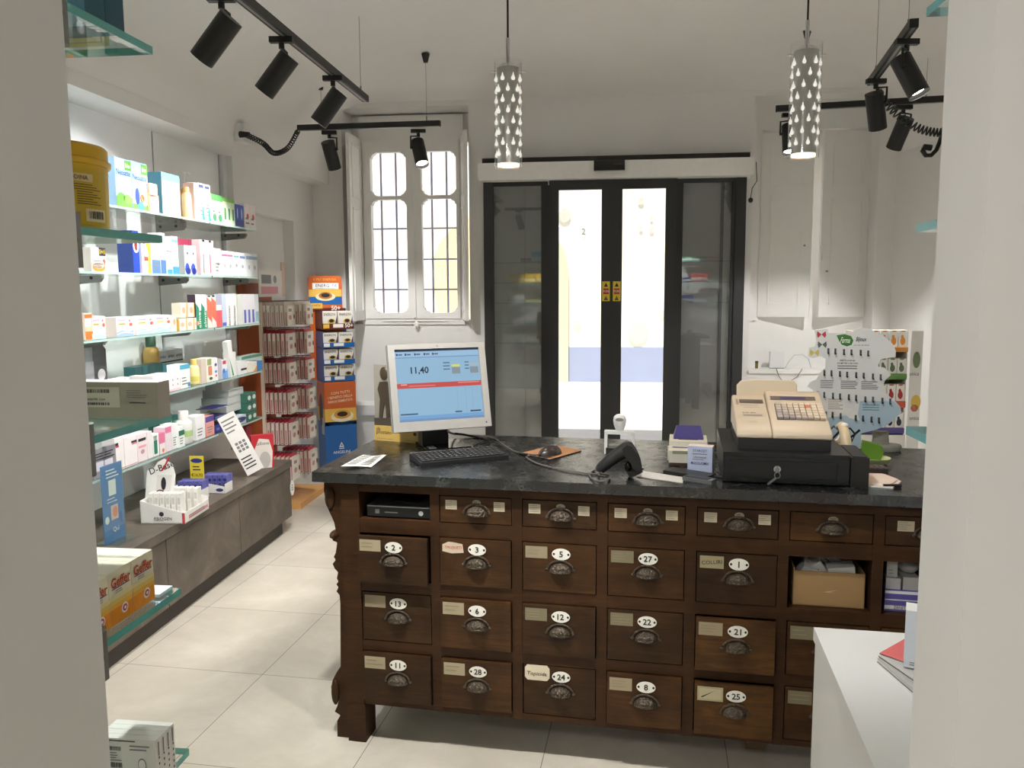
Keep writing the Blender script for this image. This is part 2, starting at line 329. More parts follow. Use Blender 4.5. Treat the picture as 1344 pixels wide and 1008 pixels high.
# ------------------------------------------------------------------ left window with iron grille and open shutters
def window_left():
    def at(px, py, w=7.0): return D.onw(px, py, w)
    root = bpy.data.objects.new('window_1', None); COL.objects.link(root); struct(root); place(root, D.P(-1.6, 7.0, 1.25), D.a)
    X = Matrix.Translation(Vector((1.6, -7.0, -1.25)))
    u0, u1 = at(477, 300)[0], at(606, 300)[0]; z0, z1 = at(540, 418)[1], at(540, 184)[1]
    um = at(543.5, 300)[0]
    b = MB(); b.X = X
    b.box(u0-.02, u0+.03, 6.99, 7.08, z0-.02, z1, WHITEWOOD); b.box(u1-.03, u1+.02, 6.99, 7.08, z0-.02, z1, WHITEWOOD)
    b.box(u0-.02, u1+.02, 6.99, 7.08, z1, z1+.2, WHITEWOOD); b.box(u0-.02, u1+.02, 6.985, 7.08, z0-.05, z0, WHITEWOOD)
    b.build('window_frame', root, .004)
    b = MB(); b.X = X; b.box(-2.19, -1.141, 7.0, 7.05, .533, z0-.05, WHITEWOOD); b.build('apron_panel', root, .003)
    def notch(x0, x1, za, zb, r=.035):   # outline of a pane with stepped rounded corners
        P = []
        for cx, cz, sx, sz in ((x1, za, -1, 1), (x1, zb, -1, -1), (x0, zb, 1, -1), (x0, za, 1, 1)):
            q = [(cx+sx*r*1.15, cz), (cx+sx*r*1.15, cz+sz*r*.25), (cx+sx*r*.75, cz+sz*r*.3), (cx+sx*r*.35, cz+sz*r*.7), (cx+sx*r*.3, cz+sz*r*1.05), (cx, cz+sz*r*1.05)]
            if (sx, sz) in ((-1, -1), (1, 1)): q = q[::-1]
            P += q
        return P
    for nm, xa, xb, ga, gb in (('l', u0+.012, um-.004, at(488.5, 300)[0], at(535, 300)[0]), ('r', um+.004, u1-.012, at(554.5, 300)[0], at(600, 300)[0])):
        zs = ((at(510, 410.5)[1], at(510, 262.4)[1]), (at(510, 257.7)[1], at(510, 200.5)[1]))
        b = MB(); b.X = X
        # sash: face made of strips around the two notched openings
        for ya, yb in ((6.975, 7.03),):
            b.box(xa, ga, ya, yb, z0, z1, WHITEWOOD); b.box(gb, xb, ya, yb, z0, z1, WHITEWOOD)
            b.box(ga, gb, ya, yb, z0, zs[0][0], WHITEWOOD); b.box(ga, gb, ya, yb, zs[0][1], zs[1][0], WHITEWOOD); b.box(ga, gb, ya, yb, zs[1][1], z1, WHITEWOOD)
            for za, zb in zs:      # corner blocks
                r = .034
                for cx, cz, sx, sz in ((ga, za, 1, 1), (gb, za, -1, 1), (ga, zb, 1, -1), (gb, zb, -1, -1)):
                    q = [(cx, cz), (cx+sx*r*1.3, cz), (cx+sx*r*1.3, cz+sz*r*.28), (cx+sx*r*.85, cz+sz*r*.36), (cx+sx*r*.42, cz+sz*r*.8), (cx+sx*r*.34, cz+sz*r*1.25), (cx, cz+sz*r*1.25)]
                    if sx*sz < 0: q = q[::-1]
                    b.prism(q, ya, yb, WHITEWOOD)
        o = b.build('casement', root, .002)
        b = MB(); b.X = X; b.box(ga-.005, gb+.005, 7.0, 7.004, zs[0][0]-.005, zs[1][1]+.005, GLASS); b.build('pane', o)
    b = MB(); b.X = X
    b.box(um-.012, um+.012, 6.962, 6.976, z0+.01, z1-.02, WHITEWOOD)
    b.cyl((um+.012, 6.95, at(549, 330)[1]), (um+.012, 6.95, at(549, 348)[1]), .012, .008, WHITEWOOD, 10); b.build('closing_bar', root)
    b = MB(); b.X = X; zz = at(550, 421)[1]
    b.cyl((um-.28, 6.975, zz), (um+.28, 6.975, zz), .004, None, WHITEWOOD, 8); b.ell((um+.015, 6.965, zz-.03), (.022, .012, .03), WHITEWOOD, 12, 6); b.build('window_latch', root)
    b = MB(); b.X = X; IR = mat((156, 156, 184), .7, key='iron_grille_glare')  # pale violet puts the glare of the daylight outside into the bars
    for px in (505.5, 525, 571.5, 591): 
        u = at(px-4, 300, 7.2)[0]; b.cyl((u, 7.2, z0-.05), (u, 7.2, z1+.1), .009, None, IR, 8)
    for py in (300, 340.5, 380): 
        z = at(540, py, 7.2)[1]; b.cyl((u0, 7.2, z), (u1, 7.2, z), .007, None, IR, 8)
    b.build('iron_grille', root)
    # shutters folded back into the niche
    def leaf(uh, uo, wo, name):
        p = Vector((uh, 6.985, 0)); q = Vector((uo, wo, 0)); d = q-p; ln = d.length; a = math.atan2(d.y, d.x)
        b = MB(); b.X = X @ Matrix.Translation(p) @ Matrix.Rotation(a, 4, 'Z')
        za, zb = z0-.01, z1+.01
        b.box(0, ln, -.014, .014, za, zb, WHITEWOOD)
        for s in (-1, 1):
            for q0, q1 in ((za+.07, zb-.58), (zb-.5, zb-.07)):
                for bx in ((.06, .075, q0, q1), (ln-.075, ln-.06, q0, q1), (.06, ln-.06, q0, q0+.015), (.06, ln-.06, q1-.015, q1)):
                    b.box(bx[0], bx[1], s*.014-(.006 if s < 0 else 0), s*.014+(.006 if s > 0 else 0), bx[2], bx[3], WHITEWOOD)
        b.build('shutter_leaf', root, .002)
    leaf(u0-.01, at(458.5, 300, 6.64)[0], 6.64, 0)
    leaf(u1+.012, at(614, 300, 6.66)[0]-.012, 6.66, 1)
window_left()
def window_right():
    root = bpy.data.objects.new('window_2', None); COL.objects.link(root); struct(root); place(root, D.P(1.6, 7.0, 1.25), D.a)
    X = Matrix.Translation(Vector((-1.6, -7.0, -1.25)))
    at = D.onw
    ua, ub = at(998, 300, 6.97)[0], at(1141, 300, 6.97)[0]; z0, z1 = at(1065, 416, 6.9)[1], at(1065, 172, 6.9)[1]
    b = MB(); b.X = X
    b.box(1.09, ua, 6.98, 7.05, z0-.03, z1+.03, WHITEWOOD); b.box(ub, 2.02, 6.98, 7.05, z0-.03, z1+.03, WHITEWOOD); b.box(1.09, 2.02, 6.98, 7.05, z1+.03, NT, WHITEWOOD)
    b.box(1.09, 2.02, 7.0, 7.05, .853, z0, WHITEWOOD); um = (ua+ub)/2; b.box(um-.05, um+.05, 7.0, 7.05, z0, z1, WHITEWOOD)
    b.build('window_frame', root, .003)
    b = MB(); b.X = X; b.box(ua, ub, 7.03, 7.034, z0, z1, GLASS); b.build('pane', root)
    for uh, pf in ((ua, 1066), (ub, 1077)):
        wf = 6.87; uf = at(pf, 300, wf)[0]; p = Vector((uh, 6.985, 0)); d = Vector((uf, wf, 0))-p; ln = d.length; a = math.atan2(d.y, d.x)
        b = MB(); b.X = X @ Matrix.Translation(p) @ Matrix.Rotation(a, 4, 'Z'); s = 1 if abs(a) > 1.5 else -1
        b.box(0, ln, -.015, .015, z0, z1, WHITEWOOD)
        zm = z1-.52
        for q0, q1 in ((z0+.1, zm), (zm+.1, z1-.1)):
            f = s*.015
            for bx in ((.07, .082, q0, q1), (ln-.092, ln-.08, q0, q1), (.07, ln-.08, q0, q0+.012), (.07, ln-.08, q1-.012, q1)):
                b.box(bx[0], bx[1], min(f, f+s*.006), max(f, f+s*.006), bx[2], bx[3], WHITEWOOD)
        o = b.build('shutter_leaf', root, .002)
        b = MB(); b.X = X @ Matrix.Translation(p) @ Matrix.Rotation(a, 4, 'Z'); zk = at(1085, 356 if uh == ub else 322, wf)[1]
        b.cyl((ln-.05, s*.015, zk), (ln-.05, s*.035, zk), .006, .009, STEEL, 10)
        b.build('shutter_knob', o)
        if uh == ub:
            b = MB(); b.X = X @ Matrix.Translation(p) @ Matrix.Rotation(a, 4, 'Z'); za, zb = at(1075, 343, wf)[1], at(1075, 320, wf)[1]
            b.tube([(ln-.005, s*.015, za), (ln-.005, s*.04, za+.02), (ln-.005, s*.04, zb-.02), (ln-.005, s*.015, zb)], .006, WHITEWOOD, 8); b.build('shutter_handle', o)
window_right()

# ------------------------------------------------------------------ sliding door
def door():
    root = bpy.data.objects.new('door_1', None); COL.objects.link(root); struct(root); place(root, D.P(0, 6.72, 0), D.a)
    zt = 2.343
    b = MB()
    b.box(-1.014, -.94, -.03, .04, 0, zt, ANTHR); b.box(.955, 1.033, -.03, .04, 0, zt, ANTHR)
    b.box(-.94, -.5, -.02, .04, 2.315, zt, ANTHR); b.box(.51, .955, -.02, .04, 2.315, zt, ANTHR)
    b.box(-.94, -.5, -.02, .04, 0, .1, ANTHR); b.box(.51, .955, -.02, .04, 0, .1, ANTHR)
    b.box(-.553, -.49, -.015, .04, .1, 2.315, ANTHR); b.box(.5, .556, -.015, .04, .1, 2.315, ANTHR); b.box(.93, .955, -.015, .03, .1, 2.315, ANTHR)
    b.build('door_frame', root, .002)
    bk = mat((150, 149, 144), .6, key='dark_panel_behind_side_glass')
    for x0, x1, sx in ((-.94, -.553, -.70), (.556, .93, .86)):
        b = MB(); b.box(x0, x1, .005, .009, .1, 2.315, glass('tinted_side_glass', (.92, .93, .94), 2.8)); b.build('side_pane', root)
        b = MB(); b.box(x0, x1, .028, .036, .1, 2.315, bk); b.box(sx-.012, sx+.012, .016, .028, .1, 2.315, STEEL if sx < 0 else ANTHR); b.build('backing_panel', root)
    for x0, x1, g0, g1 in ((-.486, .0075, -.41, -.075), (.0085, .506, .087, .419)):
        b = MB(); y0, y1 = -.075, -.035
        b.box(x0, g0, y0, y1, .03, zt-.003, ANTHR); b.box(g1, x1, y0, y1, .03, zt-.003, ANTHR); b.box(g0, g1, y0, y1, 2.268, zt-.003, ANTHR); b.box(g0, g1, y0, y1, .03, .12, ANTHR)
        if x0 < 0: b.box(-.004, .02, -.058, -.045, .03, zt-.003, BLACK)
        o = b.build('sliding_leaf', root, .002)
        b = MB(); b.box(g0-.005, g1+.005, -.058, -.05, .115, 2.272, GLASS); b.build('leaf_pane', o)
        b = MB(); sx = -.036 if x0 < 0 else .048; Y = mat((220, 196, 60), .5, key='yellow_warning_sticker'); R = c3(178, 44, 38)
        z0, z1 = 1.40, 1.555; b.X = Matrix.Translation((sx, y0-.0005, 0))
        b.rect(-.03, .03, z0, z1, Y, -.0005); b.rect(-.022, .022, z0+.055, z0+.1, R, -.001)
        b.poly([(-.016, z0+.008), (.016, z0+.008), (0, z0+.042)], INK, -.001); b.poly([(-.016, z1-.042), (.016, z1-.042), (0, z1-.01)], INK, -.001); b.text('!', 0, z0+.02, .018, Y, -.0015)
        b.text('PUSH', 0, z0+.078, .018, WHITE, -.0015, .04); b.build('warning_sticker', o)
door()
t = thing('door_operator', 'long white sliding door operator box across the top of the dark glass entrance', 'door operator', D.P(.015, 6.76, 2.343), D.a)
b = MB(); b.prism([(-1.052, .02), (-1.045, 0), (1.045, 0), (1.052, .02), (1.052, .132), (-1.052, .132)], -.19, -.001, mat((236, 235, 232), .4, key='operator_white')); b.build('casing', t, .006)
b = MB(); b.box(-1.033, 1.033, -.1, -.001, .132, .182, mat((38, 34, 30), .5, key='dark_rail')); b.build('top_rail', t)
t = thing('motion_sensor', 'small black motion sensor on the middle of the white door operator', 'sensor', D.P(-.005, 6.57, 2.395), D.a)
b = MB(); b.box(-.13, .105, -.045, 0, 0, .073, mat((18, 16, 16), .2, key='sensor_black')); b.text('RECORD', .06, .045, .012, c3(120, 60, 60), -.0455); b.build('sensor_case', t, .004)
t = thing('door_pull_cord', 'thin cord with black ball hanging at the right end of the door operator', 'cord', D.P(1.06, 6.7, 2.0), D.a)
b = MB(); b.tube([(.02, -.12, .44), (.03, -.12, .3), (0, -.1, .25), (-.01, -.1, .18)], .003, BLACK, 6); b.ell((-.01, -.1, .16), (.018, .018, .02), BLACK, 12, 8); b.build('cord_line', t)

# ------------------------------------------------------------------ street outside
STUCCO = mat((238, 234, 221), .9, key='cream_street_stucco', var=.06, scale=1.2, bump=.1)
b = MB(); b.X = Matrix.Rotation(D.a, 4, 'Z')
b.box(-14, 14, 7.22, 14, -.15, -.02, mat((200, 196, 190), .85, key='pale_street_paving', var=.06, scale=3)); struct(b.build('street'))
b = MB(); b.X = Matrix.Rotation(D.a, 4, 'Z')
b.box(-14, 14, 13.6, 14.2, -.1, 7, STUCCO); b.box(-14, 14, 13.585, 13.6, -.1, .55, mat((150, 160, 186), .85, key='blue_grey_dado', var=.05, scale=4))
ow = lambda px, py: D.onw(px, py, 13.6)
u, z = ow(766, 304); b.X = Matrix.Rotation(D.a, 4, 'Z') @ Matrix.Translation((0, 13.6, 0))
b.text('2', u, z, .1, GREYINK, -.02)
for px, py, r in ((841, 300, .035), (855, 301, .04), (841, 264, .05), (855, 286, .03), (837, 437, .16), (757, 425, .06), (741, 283, .1), (870, 412, .05)):
    u, z = ow(px, py); b.oval(u, z, r, r*1.1, mat((206, 202, 190), .9, key='plaster_damage', var=.15), -.02)
ua, za = ow(746, 460); ub = ow(720, 460)[0]; zt = ow(733, 284)[1]
arch = [(ub-1.6, -.05)]+[(ua, -.05)]+[(ub-.8+(ua-ub+.8)*cos(k*PI/16), zt-.9+1.0*sin(k*PI/16)) for k in range(17)]
b.prism(arch, -.06, -.02, mat((226, 212, 172), .9, key='ochre_arch_surround', var=.05))
struct(b.build('street_wall'))
# ================================================================== LEFT SHELVING WALL
ZS = [1.872, 1.582, 1.295, .9985, .705]
SN = ['top glass shelf', 'second glass shelf', 'third glass shelf', 'fourth glass shelf', 'lowest glass shelf']
SN2 = ['top shelf', 'second shelf', 'third shelf', 'fourth shelf', 'lowest shelf']
SEAM = [2.01, 2.81, 3.61, 4.41, 5.21]
t = thing('shelving_back_panel', 'glossy light grey panel wall with steel uprights behind the left glass shelves', 'shelving panel', L.P(3.6, 2.42, .447), L.a)
for a, e in zip([1.3]+SEAM, SEAM):
    b = MB(); b.box(a-3.6+.006, e-3.6-.006, -.012, -.002, .0, 1.92, PANEL); b.build('panel', t)
b = MB()
b.box(SEAM[-1]-3.6+.008, SEAM[-1]-3.6+.06, -.035, -.002, 0, 1.92, PANEL); b.build('end_post', t, .003)
for e in SEAM:
    b = MB(); b.box(e-3.6-.006, e-3.6+.006, -.008, -.001, 0, 1.92, ANTHR); b.build('upright', t)
    for k, z in enumerate(ZS):
        if e < 3: continue
        b = MB(); z0 = z-.447-.05
        b.prism([(-.0, z0-.004), (.15, z0+.008), (.165, z0+.025), (.165, z0+.0395), (0, z0+.0395)], -.012, .012, GREYPL)
        for q in range(len(b.V)): v = b.V[q]; b.V[q] = Vector((e-3.6+v.y, -.012-v.x, v.z))
        for f in b.F: f.reverse()
        b.cyl((e-3.6-.0125, -.04, z0+.025), (e-3.6-.015, -.04, z0+.025), .008, None, BLACK, 8); b.cyl((e-3.6-.0125, -.13, z0+.028), (e-3.6-.015, -.13, z0+.028), .008, None, BLACK, 8)
        b.build('shelf_bracket', t)
for k, z in enumerate(ZS):
    t = thing('glass_shelf', SN[k]+' of the left wall, long clear pane with green edge', 'glass shelf', L.P(3.4, 2.1, z-.01), L.a, 'glass shelves on the left wall')
    b = MB(); b.box(-1.6, 1.63, 0, .305, 0, .01, SHELFGLASS, front=EDGE2, right=EDGE2, left=EDGE2); b.build('glass_pane', t)
    b = MB(); b.cyl((1.0, -.002, .004), (1.0, .0, .004), .004, None, BLACK, 8); b.build('edge_stud', t)

# low cabinet under the shelves
def base_cabinet():
    W0 = 1.9; zt = .447
    t = thing('base_cabinet', 'long low grey-brown base cabinet under the left shelves', 'cabinet', L.P(3.0, W0, 0), L.a)
    s1, s2 = L.onw(220.5, 735, W0)[0]-3, L.onw(315.5, 670, W0)[0]-3; e = 4.945-3
    b = MB(); b.box(-1.5, e-.01, .03, .53, .085, .4, LAMIN); b.build('body', t)
    b = MB(); b.box(-1.5, e, -.005, .53, .405, .447, LAMIN); b.build('top_board', t, .002)
    b = MB(); b.box(-1.5, e-.09, .035, .5, 0, .085, mat((58, 50, 44), .6, key='plinth_brown')); b.build('plinth', t)
    st = s2-s1
    for a, c in ((s1-st, s1), (s1, s2), (s2, e)):
        b = MB(); b.box(a+.003, c-.003, .005, .028, .088, .398, LAMIN); b.build('door', t, .0015)
base_cabinet()
ZB = .448

_n = {}
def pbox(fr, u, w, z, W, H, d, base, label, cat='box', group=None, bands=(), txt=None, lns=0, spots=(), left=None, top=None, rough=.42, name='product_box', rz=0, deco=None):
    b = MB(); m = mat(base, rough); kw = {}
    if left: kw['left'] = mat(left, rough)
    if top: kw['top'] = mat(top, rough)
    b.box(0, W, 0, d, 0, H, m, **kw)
    for f0, f1, c in bands: b.rect(0, W, f0*H, f1*H, mat(c, rough))
    for fx, fz, rx, rzz, c in spots: b.oval(fx*W, fz*H, rx*W, rzz*H, mat(c, rough), n=14)
    if lns: b.lines(W*.15, W*.85, H*.12, H*.5, lns)
    if txt:
        for s, c, fz, fh in ([txt] if isinstance(txt[0], str) else txt): b.text(s, W/2, H*fz, H*fh, mat(c, .5, var=0), w=W*.86)
    if deco: deco(b, W, H, d)
    o = b.build(name, None, 0, smooth=False); place(o, fr.P(u, w, z), fr.a+rz)
    return tag(o, label, cat, group)
def row(k, ents, w0=2.118):
    z = ZS[k]+.001
    for x0, x1, yt, n, base, desc, kw in ents:
        kw = dict(kw); w = kw.pop('w', w0); d = kw.pop('d', .075); zo = kw.pop('zo', 0); zz = z+zo; gap = kw.pop('gap', .0015)
        # mid height is used for the columns so leaning verticals stay true
        zc = zz
        def uat(px):
            lo = EYE; u, q = L.onw(px, 300, w); pz = proj_y(L.P(u, w, (zz+ (zz+.1))/2)); return L.onw(px, pz, w)[0]
        ua, ub = uat(x0), uat(x1); H = L.onw((x0+x1)/2, yt, w)[1]-zz; st = (ub-ua)/n
        for i in range(n):
            l = (desc+', '+ORD[i]+' from left, '+SN2[k]) if n > 1 else desc+', '+SN2[k]+' of left wall'
            pbox(L, ua+i*st+gap/2, w, zz, st-gap, H, d, base, l, group=(desc+' row') if n > 1 else None, **kw)
def proj_y(p):
    d = Vector(p)-Vector((0, 0, EYE)); c, s = cos(PIT), sin(PIT)
    z = d.y*c-d.z*s; y = -(d.y*s+d.z*c); x = d.x
    return 504+FPX*(x*sin(ROL)+y*cos(ROL))/z
def bottle(k, px, yt, r, base, cap, label, fr=None, w=2.16, cf=.72, pump=False, band=None, sx=1, zo=0, dx=0):
    z = ZS[k]+.001+zo; w = min(w, 2.4-r); u = L.onw(px, proj_y(L.P(L.onw(px, 300, w)[0], w, z+.08)), w)[0]; H = L.onw(px, yt, w)[1]-z
    t = thing('bottle', label, 'bottle', L.P(u, w, z), L.a)
    m = mat(base, .3); q = H*cf
    b = MB(); b.lathe([(r*.9, 0), (r, .006), (r, q*.86), (r*.75, q*.96), (r*.4, q)], m, n=20, sx=sx)
    if band: b.lathe([(r*1.012, q*band[0]), (r*1.012, q*band[1])], mat(band[2], .4), n=20, caps=False, sx=sx)
    b.build('bottle_body', t)
    b = MB()
    if pump: b.lathe([(r*.42, q), (r*.42, q+H*.08), (r*.15, q+H*.08), (r*.15, H-.012), (r*.3, H-.012), (r*.3, H)], mat(cap, .3), n=14); b.box(0, r*1.1, -.005, .005, H-.012, H-.002, mat(cap, .3))
    else: b.lathe([(r*.62, q-.002), (r*.62, H-.004), (r*.55, H)], mat(cap, .4), n=18)
    b.build('pump_cap' if pump else 'cap', t); return t
WH = (240, 238, 234); DK = (60, 66, 90)
row(0, [
    (152.5, 173.5, 209, 1, (160, 198, 232), 'pale blue baby milk box with cow and green meadow', dict(d=.1, bands=((0, .22, (104, 160, 70)),), spots=((.35, .42, .09, .05, WH), (.62, .42, .1, .04, (235, 170, 190)), (.3, .2, .25, .1, (104, 160, 70)), (.7, .18, .28, .1, (120, 172, 80))), txt=('Neolatte', (40, 60, 130), .72, .12), deco=lambda b, W, H, d: (b.rect(W*.6, W, H*.78, H*.98, c3(92, 158, 60), -.001), b.text('bio', W*.8, H*.88, H*.1, WHITE)))),
    (174, 195, 214, 1, (166, 204, 236), 'pale blue baby milk box with child and red fruit', dict(d=.1, bands=((0, .12, (104, 160, 70)),), spots=((.3, .28, .14, .18, (48, 72, 160)), (.75, .3, .22, .2, (240, 214, 150)), (.6, .25, .14, .09, (214, 82, 60)), (.5, .08, .22, .1, (80, 180, 160))), txt=('Neolatte', (40, 60, 130), .68, .12), deco=lambda b, W, H, d: (b.rect(W*.6, W, H*.76, H*.98, c3(92, 158, 60), -.001), b.text('bio', W*.8, H*.87, H*.1, WHITE)))),
    (213.3, 237, 229, 3, (236, 232, 232), 'tall white slim box fading to blue at its head', dict(d=.14, left=(70, 128, 148), bands=((.82, 1, (110, 180, 220)), (.68, .82, (150, 204, 232)), (.56, .68, (200, 224, 238))), w=2.125)),
    (255.5, 261, 241, 1, (232, 196, 190), 'narrow pink tube box', dict(d=.06)),
    (261, 277, 242, 2, (236, 240, 240), 'tall white box with aqua print', dict(d=.06, lns=4, deco=lambda b, W, H, d: (b.poly([(W*.55, .005), (W*.98, .005), (W*.55, H*.6)], c3(60, 160, 150)), b.rect(W*.1, W*.9, H*.88, H*.96, c3(70, 80, 140))))),
    (278, 292.5, 256, 2, (238, 240, 232), 'white box with green lid band and green leaf', dict(d=.06, bands=((.78, 1, (96, 176, 96)),), spots=((.5, .2, .35, .14, (60, 160, 100)),), lns=2)),
    (293, 308.5, 261, 3, (214, 236, 200), 'slim pale green box with dark green stripes', dict(d=.06, deco=lambda b, W, H, d: (b.rect(W*.3, W*.7, H*.2, H*.62, c3(50, 130, 80)), b.rect(0, W, H*.86, H, c3(130, 200, 90))))),
    (309, 320, 269, 2, (50, 84, 190), 'small blue box with white flash', dict(d=.05, bands=((.02, .3, (40, 60, 160)),), spots=((.5, .6, .12, .25, (190, 210, 240)),))),
    (321, 335.5, 269, 2, (240, 230, 230), 'white box with red heart', dict(d=.06, spots=((.55, .5, .22, .12, (206, 60, 70)),), lns=2)),
])
row(0, [(197, 208.5, 256, 1, (226, 190, 170), 'lower small peach box in front of the blue-headed boxes', dict(d=.045, w=2.105, spots=((.55, .5, .3, .3, (240, 220, 210)),))),])
pbox(L, L.onw(197, 262, 2.105)[0], 2.105, ZS[0]+.072, .07, .062, .045, (228, 186, 164), 'upper small peach box stacked in front of the blue-headed boxes', spots=((.55, .5, .3, .3, (242, 222, 212)),))
bottle(0, 246, 226, .045, (226, 160, 84), (238, 232, 224), 'amber wash bottle with white pump on the top glass shelf', w=2.335, pump=True, cf=.7)
bottle(0, 245.5, 246, .026, (240, 214, 160), (236, 200, 110), 'cream tube with yellow shoulder on the top glass shelf', cf=.86)
bottle(0, 251.5, 240, .036, (232, 196, 166), (240, 236, 232), 'peach body lotion bottle with white cap on the top glass shelf', cf=.86, w=2.225, band=(.55, .7, (240, 222, 214)))
t = thing('shelf_end_stop', 'small clear end clip at the far end of the top glass shelf', 'shelf clip', L.P(5.0, 2.12, ZS[0]+.001), L.a)
b = MB(); b.box(0, .02, 0, .05, 0, .03, mat((226, 230, 230), .2)); b.box(.005, .025, .01, .03, .03, .05, mat((226, 230, 230), .2)); b.build('clip_body', t, .003)

row(1, [
    (119.5, 138.5, 325, 1, (240, 236, 230), 'white and orange promotion box with black 1+1 corner', dict(d=.06, left=(226, 222, 216), spots=((.5, .18, .46, .2, (232, 150, 60)), (.5, .3, .4, .2, (246, 240, 234)), (.88, .4, .1, .14, (220, 90, 60))), lns=3, deco=lambda b, W, H, d: (b.rect(W*.55, W, H*.66, H, INK, -.001), b.text('1+1', W*.77, H*.83, H*.2, c3(240, 200, 60))))),
    (101.5, 108.5, 325, 1, (240, 236, 230), 'white and orange 1+1 box half behind the left pillar', dict(d=.06, bands=((.3, .55, (220, 90, 60)),), deco=lambda b, W, H, d: b.rect(W*.3, W, H*.62, H, INK, -.001))),
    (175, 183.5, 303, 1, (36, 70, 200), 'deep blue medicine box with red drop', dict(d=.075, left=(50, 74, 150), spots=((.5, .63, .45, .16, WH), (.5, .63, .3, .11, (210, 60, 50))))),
    (186.5, 198, 314, 1, (244, 238, 228), 'white box with orange curve and red lettering', dict(d=.06, deco=lambda b, W, H, d: (b.poly([(W*.6, 0), (W, 0), (W, H), (W*.35, H), (W*.75, H*.6)], c3(236, 178, 70)), b.text('ACUTIL', W*.3, H*.7, W*.22, c3(190, 50, 50), rot=1.57), b.rect(W*.25, W*.7, H*.36, H*.48, c3(214, 80, 60))))),
    (199.5, 210.5, 326.5, 1, (240, 240, 240), 'white box with steel blue lower half', dict(d=.06, bands=((0, .55, (92, 130, 176)),), lns=3)),
    (211, 218, 306, 1, (242, 242, 242), 'tall white carton with steel blue foot', dict(d=.06, bands=((0, .34, (84, 122, 170)),))),
    (219.5, 226, 326, 1, (240, 240, 242), 'small white carton with red line and blue foot', dict(d=.05, bands=((0, .18, (70, 150, 214)), (.86, .9, (214, 70, 90))))),
    (226.5, 234.5, 310.5, 1, (240, 242, 246), 'tall white carton with sky blue stripes', dict(d=.05, bands=((0, .2, (70, 150, 214)), (.84, .92, (110, 170, 214))), spots=((.5, .4, .25, .06, (200, 205, 220)),))),
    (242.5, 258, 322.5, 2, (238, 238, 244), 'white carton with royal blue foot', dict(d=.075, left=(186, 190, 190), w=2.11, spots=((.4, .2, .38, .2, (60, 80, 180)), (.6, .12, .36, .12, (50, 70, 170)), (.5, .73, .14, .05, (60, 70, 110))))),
    (234.5, 263, 314.5, 2, (150, 52, 78), 'crimson box behind white cartons', dict(d=.06, w=2.2)),
    (263.5, 281, 315.5, 2, (242, 226, 228), 'tall white and pink toothpaste carton', dict(d=.045, deco=lambda b, W, H, d: (b.rect(W*.35, W*.55, H*.06, H*.6, c3(226, 120, 140)), b.rect(W*.35, W*.7, H*.94, H, INK)))),
    (281.5, 290.5, 326, 1, (238, 240, 232), 'white carton with small green tick', dict(d=.06, spots=((.55, .42, .2, .05, (110, 140, 120)),), lns=3)),
    (291.5, 306, 329.5, 2, (240, 238, 240), 'white carton with purple-red head band', dict(d=.05, bands=((.78, .86, (190, 110, 160)),), spots=((.5, .4, .2, .09, (190, 190, 196)),))),
    (307, 314, 331, 1, (240, 240, 240), 'white carton with teal head band', dict(d=.05, bands=((.78, .85, (110, 190, 180)),), spots=((.5, .45, .2, .08, (170, 180, 180)),))),
    (315, 322, 332, 1, (238, 240, 244), 'white carton with blue head band', dict(d=.05, bands=((.76, .86, (120, 150, 206)),), spots=((.5, .42, .2, .08, (180, 180, 196)),))),
    (323, 338, 333, 2, (238, 242, 246), 'white carton with pale sky band', dict(d=.05, bands=((.74, .88, (150, 186, 222)),), spots=((.5, .4, .16, .1, (186, 196, 206)),))),
])
wave = lambda c1, c2: (lambda b, W, H, d: [b.poly([(0, 0), (W, 0), (W, H*(.3-.0)), (W*.7, H*.22), (W*.35, H*.34), (0, H*.24)], c3(*c1)), b.poly([(0, H*.1), (W*.4, H*.2), (W, H*.12), (W, H*.16), (W*.4, H*.25), (0, H*.15)], c3(225, 232, 244), -.0012), b.oval(W*.36, H*.66, W*.3, H*.1, c3(240, 224, 190), -.001), b.rect(W*.15, W*.5, H*.62, H*.68, c3(*c2), -.0013), b.rect(W*.1, W*.55, H*.8, H*.88, c3(190, 180, 214), -.0013), b.oval(W*.86, H*.6, W*.1, H*.09, c3(222, 110, 90), -.001), b.oval(W*.8, H*.8, W*.07, H*.06, c3(226, 150, 140), -.001)])
